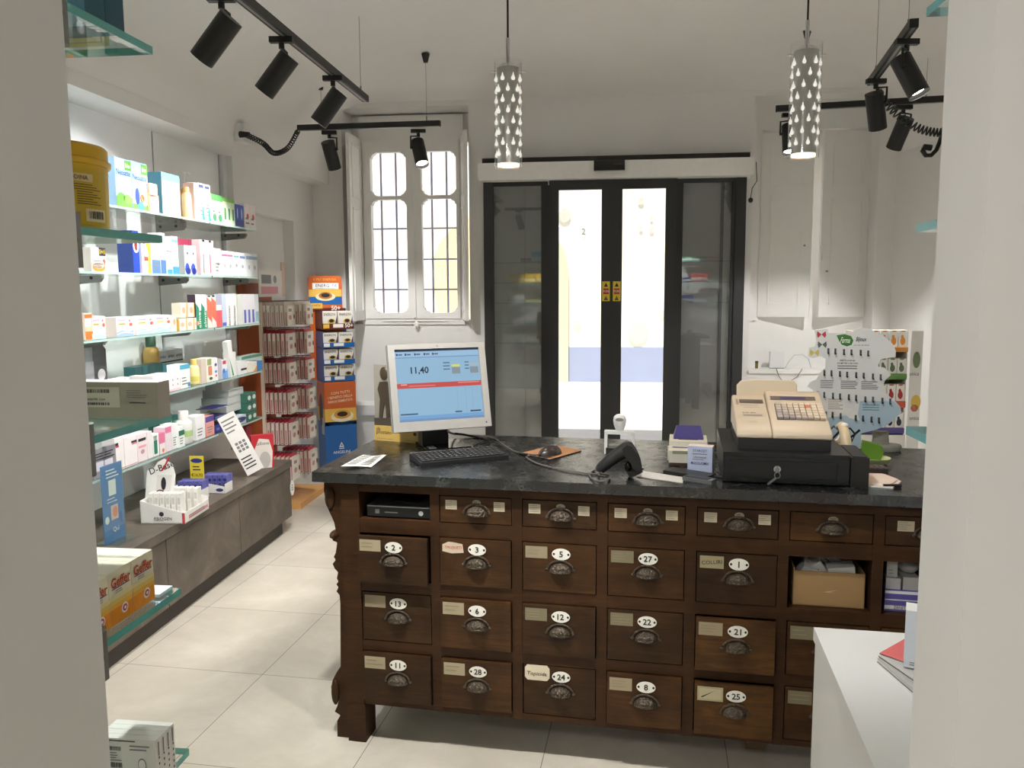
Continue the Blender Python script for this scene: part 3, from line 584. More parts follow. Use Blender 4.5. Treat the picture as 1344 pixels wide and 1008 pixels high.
row(2, [
    (120, 138.5, 415, 1, (238, 234, 236), 'white herbal tea box with blue waves beside the orange carton', dict(d=.09, deco=wave((186, 206, 232), (236, 150, 60)))),
    (152.5, 174.5, 416, 1, (240, 236, 238), 'white herbal tea box with bare grey side', dict(d=.075, left=(226, 214, 206), deco=wave((160, 186, 230), (226, 140, 60)))),
    (178.5, 202, 415, 1, (240, 236, 236), 'white herbal tea box with yellow label oval', dict(d=.075, deco=wave((180, 208, 230), (236, 170, 60)))),
    (203, 224, 413.5, 1, (240, 236, 236), 'white herbal tea box with green label oval', dict(d=.075, deco=wave((176, 208, 228), (190, 206, 60)))),
    (224.5, 231.5, 414, 1, (242, 224, 208), 'narrow cream box right of the tea boxes', dict(d=.06, spots=((.6, .6, .25, .2, (236, 170, 140)),))),
    (234, 263, 417.5, 3, (242, 230, 214), 'small cream and gold cream box, lower row', dict(d=.05, left=(214, 178, 84), spots=((.5, .5, .3, .2, (238, 180, 150)),), deco=lambda b, W, H, d: b.rect(0, W*.12, 0, H, c3(220, 180, 90), -.001))),
    (257.5, 272, 386.5, 2, (228, 228, 232), 'upright toothpaste carton with green foot wedge', dict(d=.045, left=(70, 50, 70), deco=lambda b, W, H, d: (b.poly([(0, 0), (W, 0), (W, H*.5), (0, H*.75)], c3(40, 138, 104)), b.text('elmex', W*.6, H*.32, W*.5, WHITE, rot=1.57)))),
    (272.5, 284, 388, 2, (240, 226, 220), 'upright carton with salmon wedge', dict(d=.045, deco=lambda b, W, H, d: (b.poly([(0, H*.35), (W, H*.15), (W, H*.8), (0, H*.95)], c3(232, 116, 92)), b.rect(W*.2, W*.8, H*.96, H, INK)))),
    (284, 291.5, 400, 1, (222, 96, 100), 'upright red carton in the toothpaste row', dict(d=.045, bands=((.75, 1, (238, 228, 230)),))),
    (292, 297, 386, 1, (196, 210, 232), 'upright pale blue carton in the toothpaste row', dict(d=.045, bands=((.02, .12, (90, 110, 200)),))),
    (297.5, 311, 385.5, 2, (240, 240, 240), 'upright white carton with grey sideways print', dict(d=.045, deco=lambda b, W, H, d: b.text('dentosan', W*.5, H*.3, W*.34, INK, rot=1.57))),
    (312.5, 318.5, 386, 1, (226, 230, 222), 'upright grey-white carton in the toothpaste row', dict(d=.045)),
    (319, 335, 386, 3, (236, 234, 240), 'upright white carton with blue lower stripe', dict(d=.045, deco=lambda b, W, H, d: b.rect(W*.25, W*.75, H*.04, H*.48, c3(96, 110, 190)))),
    (335.5, 340, 386, 1, (226, 232, 236), 'upright white carton at the far end of the toothpaste row', dict(d=.045, bands=((.05, .4, (150, 190, 206)),))),
])
row(2, [(111.5, 121.5, 411, 1, (240, 222, 206), 'orange and white carton by the left pillar', dict(d=.06, bands=((.02, .32, (236, 120, 50)), (.32, .5, (240, 190, 160)), (.82, .96, (234, 110, 50)))))])
for i in range(2):
    pbox(L, L.onw(237.5+i*10, 408, 2.12)[0], 2.12, ZS[2]+.067, .063, .075, .05, (242, 228, 210), ORD[i].capitalize()+' small cream and gold box of the upper pair on the third glass shelf', group='upper cream boxes', spots=((.45, .5, .3, .22, (236, 170, 150)),), deco=lambda b, W, H, d: b.poly([(W*.8, 0), (W, 0), (W, H), (W*.9, H)], c3(220, 170, 80)))
row(3, [
    (201, 209.5, 493, 1, (242, 232, 232), 'first white-pink ampoule box of the front row', dict(d=.12, spots=((.5, .15, .3, .08, (230, 150, 160)),))),
    (210, 236, 491.5, 4, (242, 238, 238), 'white ampoule box with pink dots of the front row', dict(d=.12, bands=((0, .12, (240, 200, 206)),), spots=((.5, .65, .1, .05, (90, 80, 110)), (.5, .35, .1, .05, (190, 70, 90))))),
    (236.5, 249.5, 478, 1, (236, 240, 240), 'white box with sea blue lid and small figure', dict(d=.07, bands=((.8, 1, (84, 172, 206)),), spots=((.85, .12, .14, .1, (70, 140, 190)),), lns=3)),
    (264.5, 270.5, 471, 1, (216, 200, 186), 'narrow beige box beside the yellow-capped jar', dict(d=.06)),
    (271, 280, 469.5, 1, (240, 240, 228), 'white box with olive square and orange column', dict(d=.06, deco=lambda b, W, H, d: (b.rect(W*.15, W*.75, H*.7, H*.95, c3(150, 166, 110)), b.rect(W*.25, W*.8, H*.28, H*.66, c3(226, 140, 110)), b.oval(W*.6, H*.14, W*.25, H*.06, c3(70, 100, 60))))),
    (280.5, 286, 469.5, 1, (242, 242, 240), 'narrow white box with purple squares', dict(d=.06, spots=((.5, .7, .3, .07, (90, 84, 150)), (.5, .4, .3, .06, (110, 140, 210)), (.5, .22, .2, .05, (210, 80, 100))))),
    (286.5, 291, 471, 1, (196, 190, 200), 'narrow grey-violet box', dict(d=.06)),
    (291.5, 302, 472, 2, (238, 240, 244), 'white box with red flag and blue clouds', dict(d=.05, deco=lambda b, W, H, d: (b.rect(W*.2, W, H*.78, H*.97, c3(206, 54, 80)), b.rect(0, W, 0, H*.4, c3(120, 170, 226)), b.oval(W*.4, H*.42, W*.35, H*.12, c3(60, 130, 206))))),
    (303.5, 310, 462, 1, (240, 240, 236), 'tall plain white box near the end of the row', dict(d=.05)),
    (312.5, 324, 474.5, 1, (240, 240, 242), 'low white box with black bar', dict(d=.07, deco=lambda b, W, H, d: b.rect(W*.3, W*.95, H*.3, H*.46, INK))),
    (324.5, 337, 475.5, 1, (242, 236, 220), 'low cream box with orange corner', dict(d=.06, deco=lambda b, W, H, d: b.poly([(W*.6, 0), (W, 0), (W, H*.6)], c3(238, 160, 80)))),
    (338, 344, 473.5, 1, (60, 130, 200), 'small bright blue box at the far end', dict(d=.06)),
])
row(3, [
    (178, 214, 479, 4, (60, 116, 122), 'tall dark teal box of the back row', dict(d=.06, w=2.275, bands=((0, .5, (226, 232, 232)),))),
    (214.5, 236, 478.5, 2, (84, 164, 186), 'tall sea blue box of the back row', dict(d=.06, w=2.275, bands=((0, .5, (230, 236, 238)),))),
    (209, 241, 459, 3, (198, 198, 202), 'grey-white box with black head line', dict(d=.035, w=2.35, deco=lambda b, W, H, d: (b.rect(0, W, H*.62, H*.66, INK), b.text('symbio', W/2, H*.8, H*.14, INK, w=W*.8)))),
    (317, 344, 466, 2, (214, 226, 216), 'flat white-green box lying behind the low boxes', dict(d=.06, w=2.2, bands=((.8, 1, (90, 150, 130)),), lns=2)),
    (141, 172, 497, 4, (238, 236, 232), 'small white box seen over the grey package', dict(d=.05, w=2.16, gap=.02)),
])
bottle(3, 199.5, 441, .042, (196, 160, 90), (60, 92, 74), 'amber shampoo bottle with green cap behind the fourth shelf boxes', w=2.36, cf=.8)
bottle(3, 255.5, 471, .03, (240, 228, 160), (240, 200, 110), 'cream jar bottle with yellow cap on the fourth glass shelf', cf=.78, band=(.15, .4, (222, 206, 110)))
# leaning cartons
o = pbox(L, L.onw(303, 488, 2.1)[0], 2.1, ZS[3]+.001, .055, .21, .03, (242, 244, 240), 'white carton with green swoosh leaning on its neighbour, fourth glass shelf', deco=lambda b, W, H, d: b.poly([(W*.4, H*.02), (W*.8, H*.02), (W*.1, H*.55)], c3(70, 160, 110)))
o.rotation_euler = (0, radians(-9), L.a)
# framed picture card at the near end of the fourth shelf
t = thing('display_card', 'dark card with towels picture standing behind the grey package', 'display card', L.P(L.onw(112, 496, 2.2)[0]-.1, 2.2, ZS[3]+.001), L.a)
b = MB(); W = L.onw(141, 480, 2.2)[0]-L.onw(112, 480, 2.2)[0]+.1; H = .27
b.prism([(0, 0), (W, 0), (W, H-.03), (W-.03, H), (0, H)], 0, .008, mat((70, 70, 72), .4)); b.build('card', t)
b = MB(); b.rect(.1, W*.62, .02, H*.72, c3(150, 152, 156), -.002)
for k in range(3): b.oval(W*.83, .03+k*.05, .045-.008*k, .026, c3(196, 196, 200), -.002)
b.rect(.05, W*.6, H*.72, H*.95, c3(120, 122, 126), -.002); b.build('picture_print', t)

row(4, [
    (151, 163, 573.5, 1, (240, 234, 234), 'first large white carton with black-red head mark', dict(d=.06, w=2.115, deco=lambda b, W, H, d: (b.rect(W*.0, W*.4, H*.76, H*.84, INK), b.rect(W*.1, W*.45, H*.7, H*.76, c3(206, 70, 90)), b.rect(0, W, H*.03, H*.05, c3(214, 120, 130))))),
    (163.5, 180, 572.5, 1, (242, 236, 236), 'second large white carton with black-red head mark', dict(d=.06, w=2.115, deco=lambda b, W, H, d: (b.rect(W*.55, W, H*.76, H*.83, INK), b.rect(W*.6, W, H*.7, H*.755, c3(220, 120, 140)), b.rect(0, W, H*.03, H*.05, c3(214, 120, 130))))),
    (180.5, 193, 569, 1, (240, 226, 228), 'white-pink carton with black head mark', dict(d=.06, deco=lambda b, W, H, d: (b.rect(W*.1, W*.9, H*.74, H*.84, INK), b.rect(W*.1, W*.9, H*.5, H*.58, c3(230, 160, 176)), b.oval(W*.5, H*.35, W*.2, H*.08, c3(196, 150, 170))))),
    (193.5, 200, 566, 1, (236, 230, 232), 'narrow grey-white carton beside the green-striped one', dict(d=.07)),
    (200.5, 208.5, 569, 1, (238, 244, 240), 'white carton with dark green ribbon', dict(d=.05, deco=lambda b, W, H, d: (b.rect(W*.15, W*.7, H*.1, H*.9, c3(30, 120, 96)), b.rect(W*.15, W*.7, H*.7, H*.86, WHITE)))),
    (209, 216.5, 568, 1, (226, 120, 160), 'small pink carton with orange dot', dict(d=.05, bands=((0, .5, (238, 230, 232)),), spots=((.6, .15, .2, .1, (226, 110, 60)),))),
    (217, 225, 560, 1, (236, 222, 228), 'white carton with bright pink lid', dict(d=.06, bands=((.76, 1, (230, 120, 160)),))),
    (225.5, 234, 556, 1, (240, 242, 240), 'plain white carton under the green-lidded box', dict(d=.06, lns=4)),
    (234.5, 242, 560, 1, (236, 242, 238), 'small white carton with dark green label', dict(d=.05, w=2.108, bands=((.58, .82, (40, 110, 90)),), lns=3)),
    (257, 269, 545, 1, (242, 240, 242), 'plain white carton beside the grey-capped bottle', dict(d=.07, lns=3)),
    (270, 281, 546, 1, (232, 160, 150), 'salmon box with violet head', dict(d=.07, bands=((.72, 1, (80, 60, 150)),), lns=3)),
    (281.5, 304, 555.5, 3, (52, 58, 140), 'navy blue box with silver dots, bottom of the navy stack', dict(d=.09, spots=((.5, .5, .3, .2, (120, 130, 190)),))),
])
row(4, [
    (281.5, 298, 545, 2, (44, 44, 100), 'navy blue box with pale stripe, middle of the navy stack', dict(d=.09, zo=.078, bands=((.55, .8, (140, 150, 200)),))),
    (276.5, 298, 535.5, 1, (40, 38, 92), 'wide navy box with pale stripe topping the stack', dict(d=.09, zo=.14, bands=((.4, .75, (150, 160, 206)),), left=(120, 106, 84))),
    (219, 236, 546, 1, (40, 110, 100), 'white box with dark green lid', dict(d=.1, w=2.2, bands=((0, .35, (236, 240, 238)),), txt=('gel uso', (226, 240, 236), .75, .3))),
    (300, 325, 547, 1, (206, 212, 222), 'grey-white box with navy oval badge', dict(d=.2, spots=((.6, .55, .3, .3, (56, 64, 120)),), txt=('Noreva', (220, 226, 240), .55, .2), w=2.11)),
])
for i in range(3):
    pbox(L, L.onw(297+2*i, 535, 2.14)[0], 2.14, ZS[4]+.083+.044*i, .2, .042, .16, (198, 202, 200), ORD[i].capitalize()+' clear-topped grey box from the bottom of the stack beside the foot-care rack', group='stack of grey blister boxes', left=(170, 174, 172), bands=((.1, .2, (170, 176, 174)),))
for i in range(6):
    a, r_ = i % 2, i//2
    pbox(L, L.onw(324.5, 535, 2.1)[0]+a*.07, 2.1, ZS[4]+.002+.058*r_, .066, .055, .1, (52, 104, 88), ('Left' if a == 0 else 'Right')+' dark green box, '+ORD[r_]+' from the shelf, in the green stack', group='stack of dark green boxes', spots=((.5, .5, .35, .25, (210, 226, 216)),))
pbox(L, L.onw(291.5, 520, 2.16)[0], 2.16, ZS[4]+.215, .15, .058, .1, (176, 174, 172), 'small clear blister box on top of the grey box stack', spots=((.8, .5, .1, .3, (214, 200, 200)),))
bottle(4, 241, 539, .042, (238, 240, 234), (236, 226, 218), 'white bottle with green neck and green leaf label on the lowest glass shelf', cf=.74, w=2.15, band=(.3, .55, (170, 200, 130)))
bottle(4, 251.5, 545, .036, (240, 242, 240), (70, 78, 74), 'white bottle with dark grey cap on the lowest glass shelf', cf=.74, w=2.235, band=(.15, .7, (214, 222, 218)))
for i in range(2):
    t = thing('foil_pouch', ('Left' if i == 0 else 'Right')+' shiny grey foil pouch at the near end of the lowest shelf', 'pouch', L.P(L.onw(122.5+i*12.5, 605, 2.11)[0], 2.11, ZS[4]+.001), L.a, 'grey foil pouches')
    b = MB(); b.X = Matrix.Translation((.05, 0, 0)); b.prism([(-.05, .0), (.05, 0), (.048, .11), (.05, .125), (-.05, .125), (-.048, .11)], 0, .012, mat((168, 168, 176), .3, .5, key='foil')); b.build('pouch_bag', t)
    b = MB(); b.X = Matrix.Translation((.05, -.001, 0)); b.rect(-.04, .02, .03, .07, c3(214, 212, 222)); b.lines(-.04, .035, .075, .11, 3, INK); b.build('pouch_print', t)

# ------------------------------------------------------------------ things on the low cabinet
def Wz(px, py, z):
    r = ray(px, py); k = (z-EYE)/r.z; return Vector((0, 0, EYE))+r*k
# blue advertising placard in a clear stand
p, q = Wz(138.5, 716, ZB), Wz(165, 703, ZB); a = math.atan2(q.y-p.y, q.x-p.x); wd = (q-p).length
t = thing('advert_stand', 'tall blue advertising card in a clear stand at the near end of the low cabinet', 'advert card', p, a)
hh = .33
b = MB(); b.box(0, wd, 0, .004, 0, hh, mat((92, 134, 190), .35, key='blue_placard', var=.1, scale=8)); 
b.lines(wd*.2, wd*.9, hh*.82, hh*.95, 3, WHITE); b.rect(wd*.3, wd*.65, hh*.6, hh*.8, WHITE); b.lines(wd*.2, wd*.8, hh*.5, hh*.58, 2, WHITE)
b.rect(wd*.35, wd*.7, hh*.28, hh*.47, c3(226, 200, 186)); b.oval(wd*.55, hh*.38, wd*.12, hh*.07, c3(214, 140, 120), -.0012); b.oval(wd*.15, hh*.3, wd*.1, hh*.05, WHITE)
b.text('Qui', wd*.55, hh*.15, hh*.07, WHITE); b.build('card', t)
b = MB(); b.box(-.004, wd+.004, -.003, -.001, 0, hh+.004, SHELFGLASS); b.box(-.004, wd+.004, -.06, .05, 0, .004, SHELFGLASS); b.build('clear_stand', t)
# white dispenser tray full of slim boxes
def tray():
    p = Wz(185, 687, ZB); q = Wz(243, 687.5, ZB); a = math.atan2(q.y-p.y, q.x-p.x); W = (q-p).length; dp = (Wz(266, 667.5, ZB)-q).length; hb = .105; hf = .055
    t = thing('dispenser_tray', 'white card dispenser tray with printed header on the low cabinet', 'display tray', p, a)
    b = MB(); b.box(0, W, 0, dp, 0, .004, WHITE)
    b.prism([(0, 0), (W, 0), (W, hf*.9), (0, hb)], 0, .003, WHITE); b.prism([(0, 0), (W, 0), (W, hb*.6), (0, hb)], dp-.003, dp, WHITE)
    b.box(W-.003, W, 0, dp, 0, hf*.9, WHITE); b.box(0, .003, 0, dp, 0, hb, WHITE)
    b.text('ABIOGEN', W*.5, hf*.42, .014, INK, -.002); b.lines(W*.3, W*.7, hf*.18, hf*.28, 1, GREYINK); b.oval(W*.48, hf*.8, .011, .011, c3(60, 40, 60), -.002, 12)
    b.rect(W-.012, W, 0, hf*.9, c3(206, 70, 80), -.0012)
    b.X = Matrix.Translation((W+.0008, 0, 0)) @ Matrix.Rotation(PI/2, 4, 'Z'); b.rect(dp*.15, dp*.95, hf*.25, hf*.5, c3(226, 150, 150), -.0005); b.lines(dp*.15, dp*.9, hf*.2, hf*.6, 2, GREYINK, -.001)
    b.build('tray_body', t)
    b = MB(); b.X = Matrix.Translation((.0, dp*.35, 0)) @ Matrix.Rotation(radians(-8), 4, 'X')
    P = [(-.03, .06), (.1, .06), (.115, .2), (.1, .25), (.06, .275), (.03, .26), (.015, .235), (-.02, .22)]
    b.prism(P, 0, .004, WHITE); b.text('D-Base', .05, .235, .03, INK, -.002, rot=.35); b.tube([(.05, -.002, .22), (.07, -.003, .25), (.085, -.002, .285)], .004, c3(190, 40, 50), 6)
    b.poly([(.02, .1), (.09, .1), (.1, .2), (.03, .2)], c3(226, 220, 216), -.001); b.oval(.06, .16, .012, .03, INK, -.002); b.oval(.045, .12, .02, .012, c3(120, 60, 60), -.002); b.build('header_card', t)
    n = 0
    for r_, (yy, xs) in enumerate(((dp*.22, [0, 1, 2, 3, 4, 5]), (dp*.62, [1, 2, 3, 4, 5, 6.2]))):
        for i in xs:
            x = .012+i*(W-.03)/6.6; n += 1
            M = Matrix.Translation(p) @ Matrix.Rotation(a, 4, 'Z') @ Matrix.Translation((x, yy, .005))
            b = MB(); b.box(0, .019, 0, .045, 0, .12, mat((238, 236, 230), .5), ); b.rect(.003, .016, .07, .1, c3(206, 204, 200)); b.rect(.003, .016, .02, .06, c3(222, 220, 216))
            o = b.build('slim_carton', None, 0, smooth=False); o.matrix_world = M
            tag(o, 'slim white carton, '+ORD[int(i) if r_ == 0 else int(i)-1]+' from the left in the '+('front' if r_ == 0 else 'back')+' row of the dispenser tray', 'box', 'slim white cartons in the dispenser tray')
tray()
# violet blister packs in a white tray, yellow price card
p = Wz(225, 655, ZB)
def sign(px, py, w, h, base, label, deco, rz=0, lean=0):
    p = Wz(px, py, ZB); t = thing('price_card', label, 'price card', p, rz)
    b = MB(); b.X = Matrix.Rotation(radians(-lean), 4, 'X'); b.box(0, w, 0, .003, 0, h, mat(base, .45)); deco(b, w, h); b.build('card', t)
    b = MB(); b.X = Matrix.Identity(4); b.box(0, w, -.01, .05, 0, .003, SHELFGLASS); b.build('foot', t); return t
sign(251, 648, .075, .2, (232, 210, 60), 'yellow price card with blue oval badge on the low cabinet', lambda b, w, h: (b.oval(w*.5, h*.88, w*.42, h*.06, c3(50, 60, 130)), b.lines(w*.2, w*.8, h*.6, h*.76, 2, INK), b.text('€16,90', w*.5, h*.5, h*.1, INK, w=w*.8)), rz=-.1)
sign(204, 657, .11, .16, (190, 214, 208), 'pale teal information card behind the dispenser tray', lambda b, w, h: b.lines(w*.1, w*.9, h*.2, h*.9, 6, c3(90, 150, 150)), rz=-.1)
for i in range(2):
    p = Wz(229+i*33, 656-9*i, ZB); t = thing('blister_tray', ('Near' if i == 0 else 'Far')+' white tray of violet packs behind the dispenser tray', 'display tray', p, -.1, 'white trays of violet packs')
    b = MB(); b.box(0, .14, 0, .09, 0, .003, WHITE); b.prism([(0, 0), (.14, 0), (.14, .035), (0, .06)], 0, .002, WHITE); b.box(0, .002, 0, .09, 0, .07, WHITE); b.box(.138, .14, 0, .09, 0, .05, WHITE); b.box(0, .14, .088, .09, 0, .09, mat((120, 120, 190), .45)); b.oval(.11, .018, .02, .009, c3(50, 56, 110), -.001); b.build('tray_body', t)
    for k in range(5):
        M = Matrix.Translation(p) @ Matrix.Rotation(-.1, 4, 'Z') @ Matrix.Translation((.01+.0255*k, .02+.004*k, .004))
        b = MB(); b.box(0, .022, 0, .045, 0, .085, mat((104, 104, 176), .4)); b.oval(.011, .06, .009, .008, c3(40, 46, 100)); b.rect(.004, .018, .015, .045, c3(60, 62, 80))
        o = b.build('violet_pack', None, 0, smooth=False); o.matrix_world = M; tag(o, 'violet pack, '+ORD[k]+' from the left in the '+('near' if i == 0 else 'far')+' white tray', 'box', 'violet packs in white trays')
# white leaflet leaning against the lowest shelf
p = Wz(336, 624, ZB)
t = thing('leaning_leaflet', 'narrow white leaflet card leaning at the far end of the low cabinet', 'leaflet', p, radians(30))
b = MB(); b.X = Matrix.Translation((0, 0, .022)) @ Matrix.Rotation(radians(-24), 4, 'Y') @ Matrix.Rotation(radians(-3), 4, 'X'); h = .37
b.box(-.05, .05, 0, .003, 0, h, WHITE); b.lines(-.04, .04, h*.7, h*.95, 4); b.lines(-.04, .03, h*.08, h*.3, 4, INK)
for k in range(3):
    for j in range(3): b.rect(-.03+.022*k, -.014+.022*k, h*.38+.022*j, h*.38+.016+.022*j, GREYINK)
b.build('card', t)
for i, (x0, x1, yb, col) in enumerate(((331, 360, 616, (200, 50, 60)), (325, 332, 606, (170, 40, 50)))):
    p = Wz(x0, yb, ZB); q = Wz(x1, yb-3, ZB); a = math.atan2(q.y-p.y, q.x-p.x)
    b = MB(); W = (q-p).length; b.box(0, W, 0, .04, 0, .2 if i == 0 else .22, mat(col, .4))
    if i == 0: b.poly([(W*.2, .0), (W*.9, 0), (W*.95, .1), (W*.8, .17), (W*.35, .18), (W*.15, .12)], c3(232, 224, 216)); b.text('tallone', W*.5, .15, .02, c3(110, 90, 80)); b.oval(W*.6, .05, W*.25, .05, c3(196, 190, 184), -.0012)
    o = b.build('footcare_box'); place(o, p, a); tag(o, ('red foot-care box with white oval window behind the leaning leaflet' if i == 0 else 'plain dark red box behind the red foot-care box'), 'box')
t = thing('price_disc', 'white octagonal price disc on the far end of the low cabinet', 'price tag', L.P(*[L.onw(385, 640, 1.893)[0]-.0, 1.8985, L.onw(385, 640, 1.893)[1]]), L.a)
b = MB(); b.prism([(.03*cos(k*PI/4+.39)*1.15, .052*sin(k*PI/4+.39)) for k in range(8)], 0, .003, WHITE); b.lines(-.014, .014, -.02, .025, 3, INK); b.build('disc', t)

# ------------------------------------------------------------------ foot-care rack beyond the shelves
def rack():
    u0, w0 = 5.43, 2.40
    t = thing('blister_rack', 'orange-brown hanging rack for red and white foot-care packs beyond the left shelves', 'display rack', L.P(u0, w0, 0), L.a)
    OB = mat((160, 78, 40), .5, key='orange_brown_board'); CR = c3(222, 206, 186)
    b = MB(); b.box(0, .55, 0, .02, .04, 1.55, OB); b.box(-.02, 0, -.13, .02, .04, 1.42, OB); b.box(-.02, 0, -.15, -.13, .04, 1.42, CR); b.build('back_board', t)
    b = MB(); b.box(-.02, .55, -.38, .02, 0, .04, mat((214, 160, 96), .5)); b.build('base_board', t)
    z0, z1 = L.onw(330, 390, w0-.14)[1], L.onw(330, 357, w0-.14)[1]
    b = MB(); b.box(-.01, .4, -.14, -.135, z0, z1+.02, mat((226, 222, 218), .45)); b.rect(.02, .32, z0+.02, z0+.07, c3(206, 120, 140), -.141); b.rect(.03, .2, z0+.09, z0+.15, c3(90, 90, 100), -.141); b.oval(.27, z0+.12, .03, .028, c3(100, 120, 130), -.141); b.box(.4, .46, -.14, -.135, z0, z1+.08, mat((214, 180, 160), .45)); b.build('header_sign', t)
    zs = [(432, 398), (474, 437), (512, 479), (556, 521), (600, 564), (652, 613)]
    NM = ['top', 'second', 'third', 'fourth', 'fifth', 'lowest']
    RD = mat((196, 52, 66), .4); WP = mat((234, 224, 214), .45); CRW = mat((222, 212, 198), .45)
    for r_ in range(6):
        zt = L.onw(358, zs[r_][1], 2.06)[1]; zb = max(.06, L.onw(358, zs[r_][0], 2.06)[1]); H = zt-zb
        for c_ in range(2):
            uc = .015+c_*.24; y0 = -.30 if c_ == 0 else -.345
            b = MB(); b.cyl((uc+.07, 0, zt+.004), (uc+.07, -.37, zt+.01), .004, None, STEEL, 6); b.build('hook', t)
            n = 7
            for k in range(n):
                yy = y0+.031*k
                M = Matrix.Translation(L.P(u0, w0, 0)) @ Matrix.Rotation(L.a, 4, 'Z') @ Matrix.Translation((uc, yy, zb))
                b = MB(); W = .14
                b.box(0, W, 0, .003, 0, H, WP if r_ == 0 else RD); b.box(.0015, W-.004, -.02, 0, .004, H*.88, WP if (k+r_) % 3 else CRW)
                if k == 0:
                    b.poly([(W*.08, .01), (W*.6, .01), (W*.74, H*.3), (W*.6, H*.5), (W*.74, H*.8), (W*.1, H*.84)], c3(238, 230, 220), -.0205); b.rect(W*.15, W*.55, H*.62, H*.74, c3(150, 130, 130), -.021); b.oval(W*.35, H*.38, W*.2, H*.1, c3(206, 140, 140), -.021); b.oval(W*.86, H*.4, W*.08, H*.1, INK, -.021)
                b.X = Matrix.Rotation(-PI/2, 4, 'Z'); b.rect(.006, .014, H*.12, H*.6, c3(196, 130, 132), .0008); b.rect(.006, .014, H*.06, H*.1, INK, .0008)
                o = b.build('footcare_pack', None, 0, smooth=False); o.matrix_world = M
                tag(o, 'foot-care pack, '+ORD[k]+' from the front on the '+('near' if c_ == 0 else 'far')+' hook, '+NM[r_]+' row', 'blister pack', 'foot-care packs on the rack')
rack()
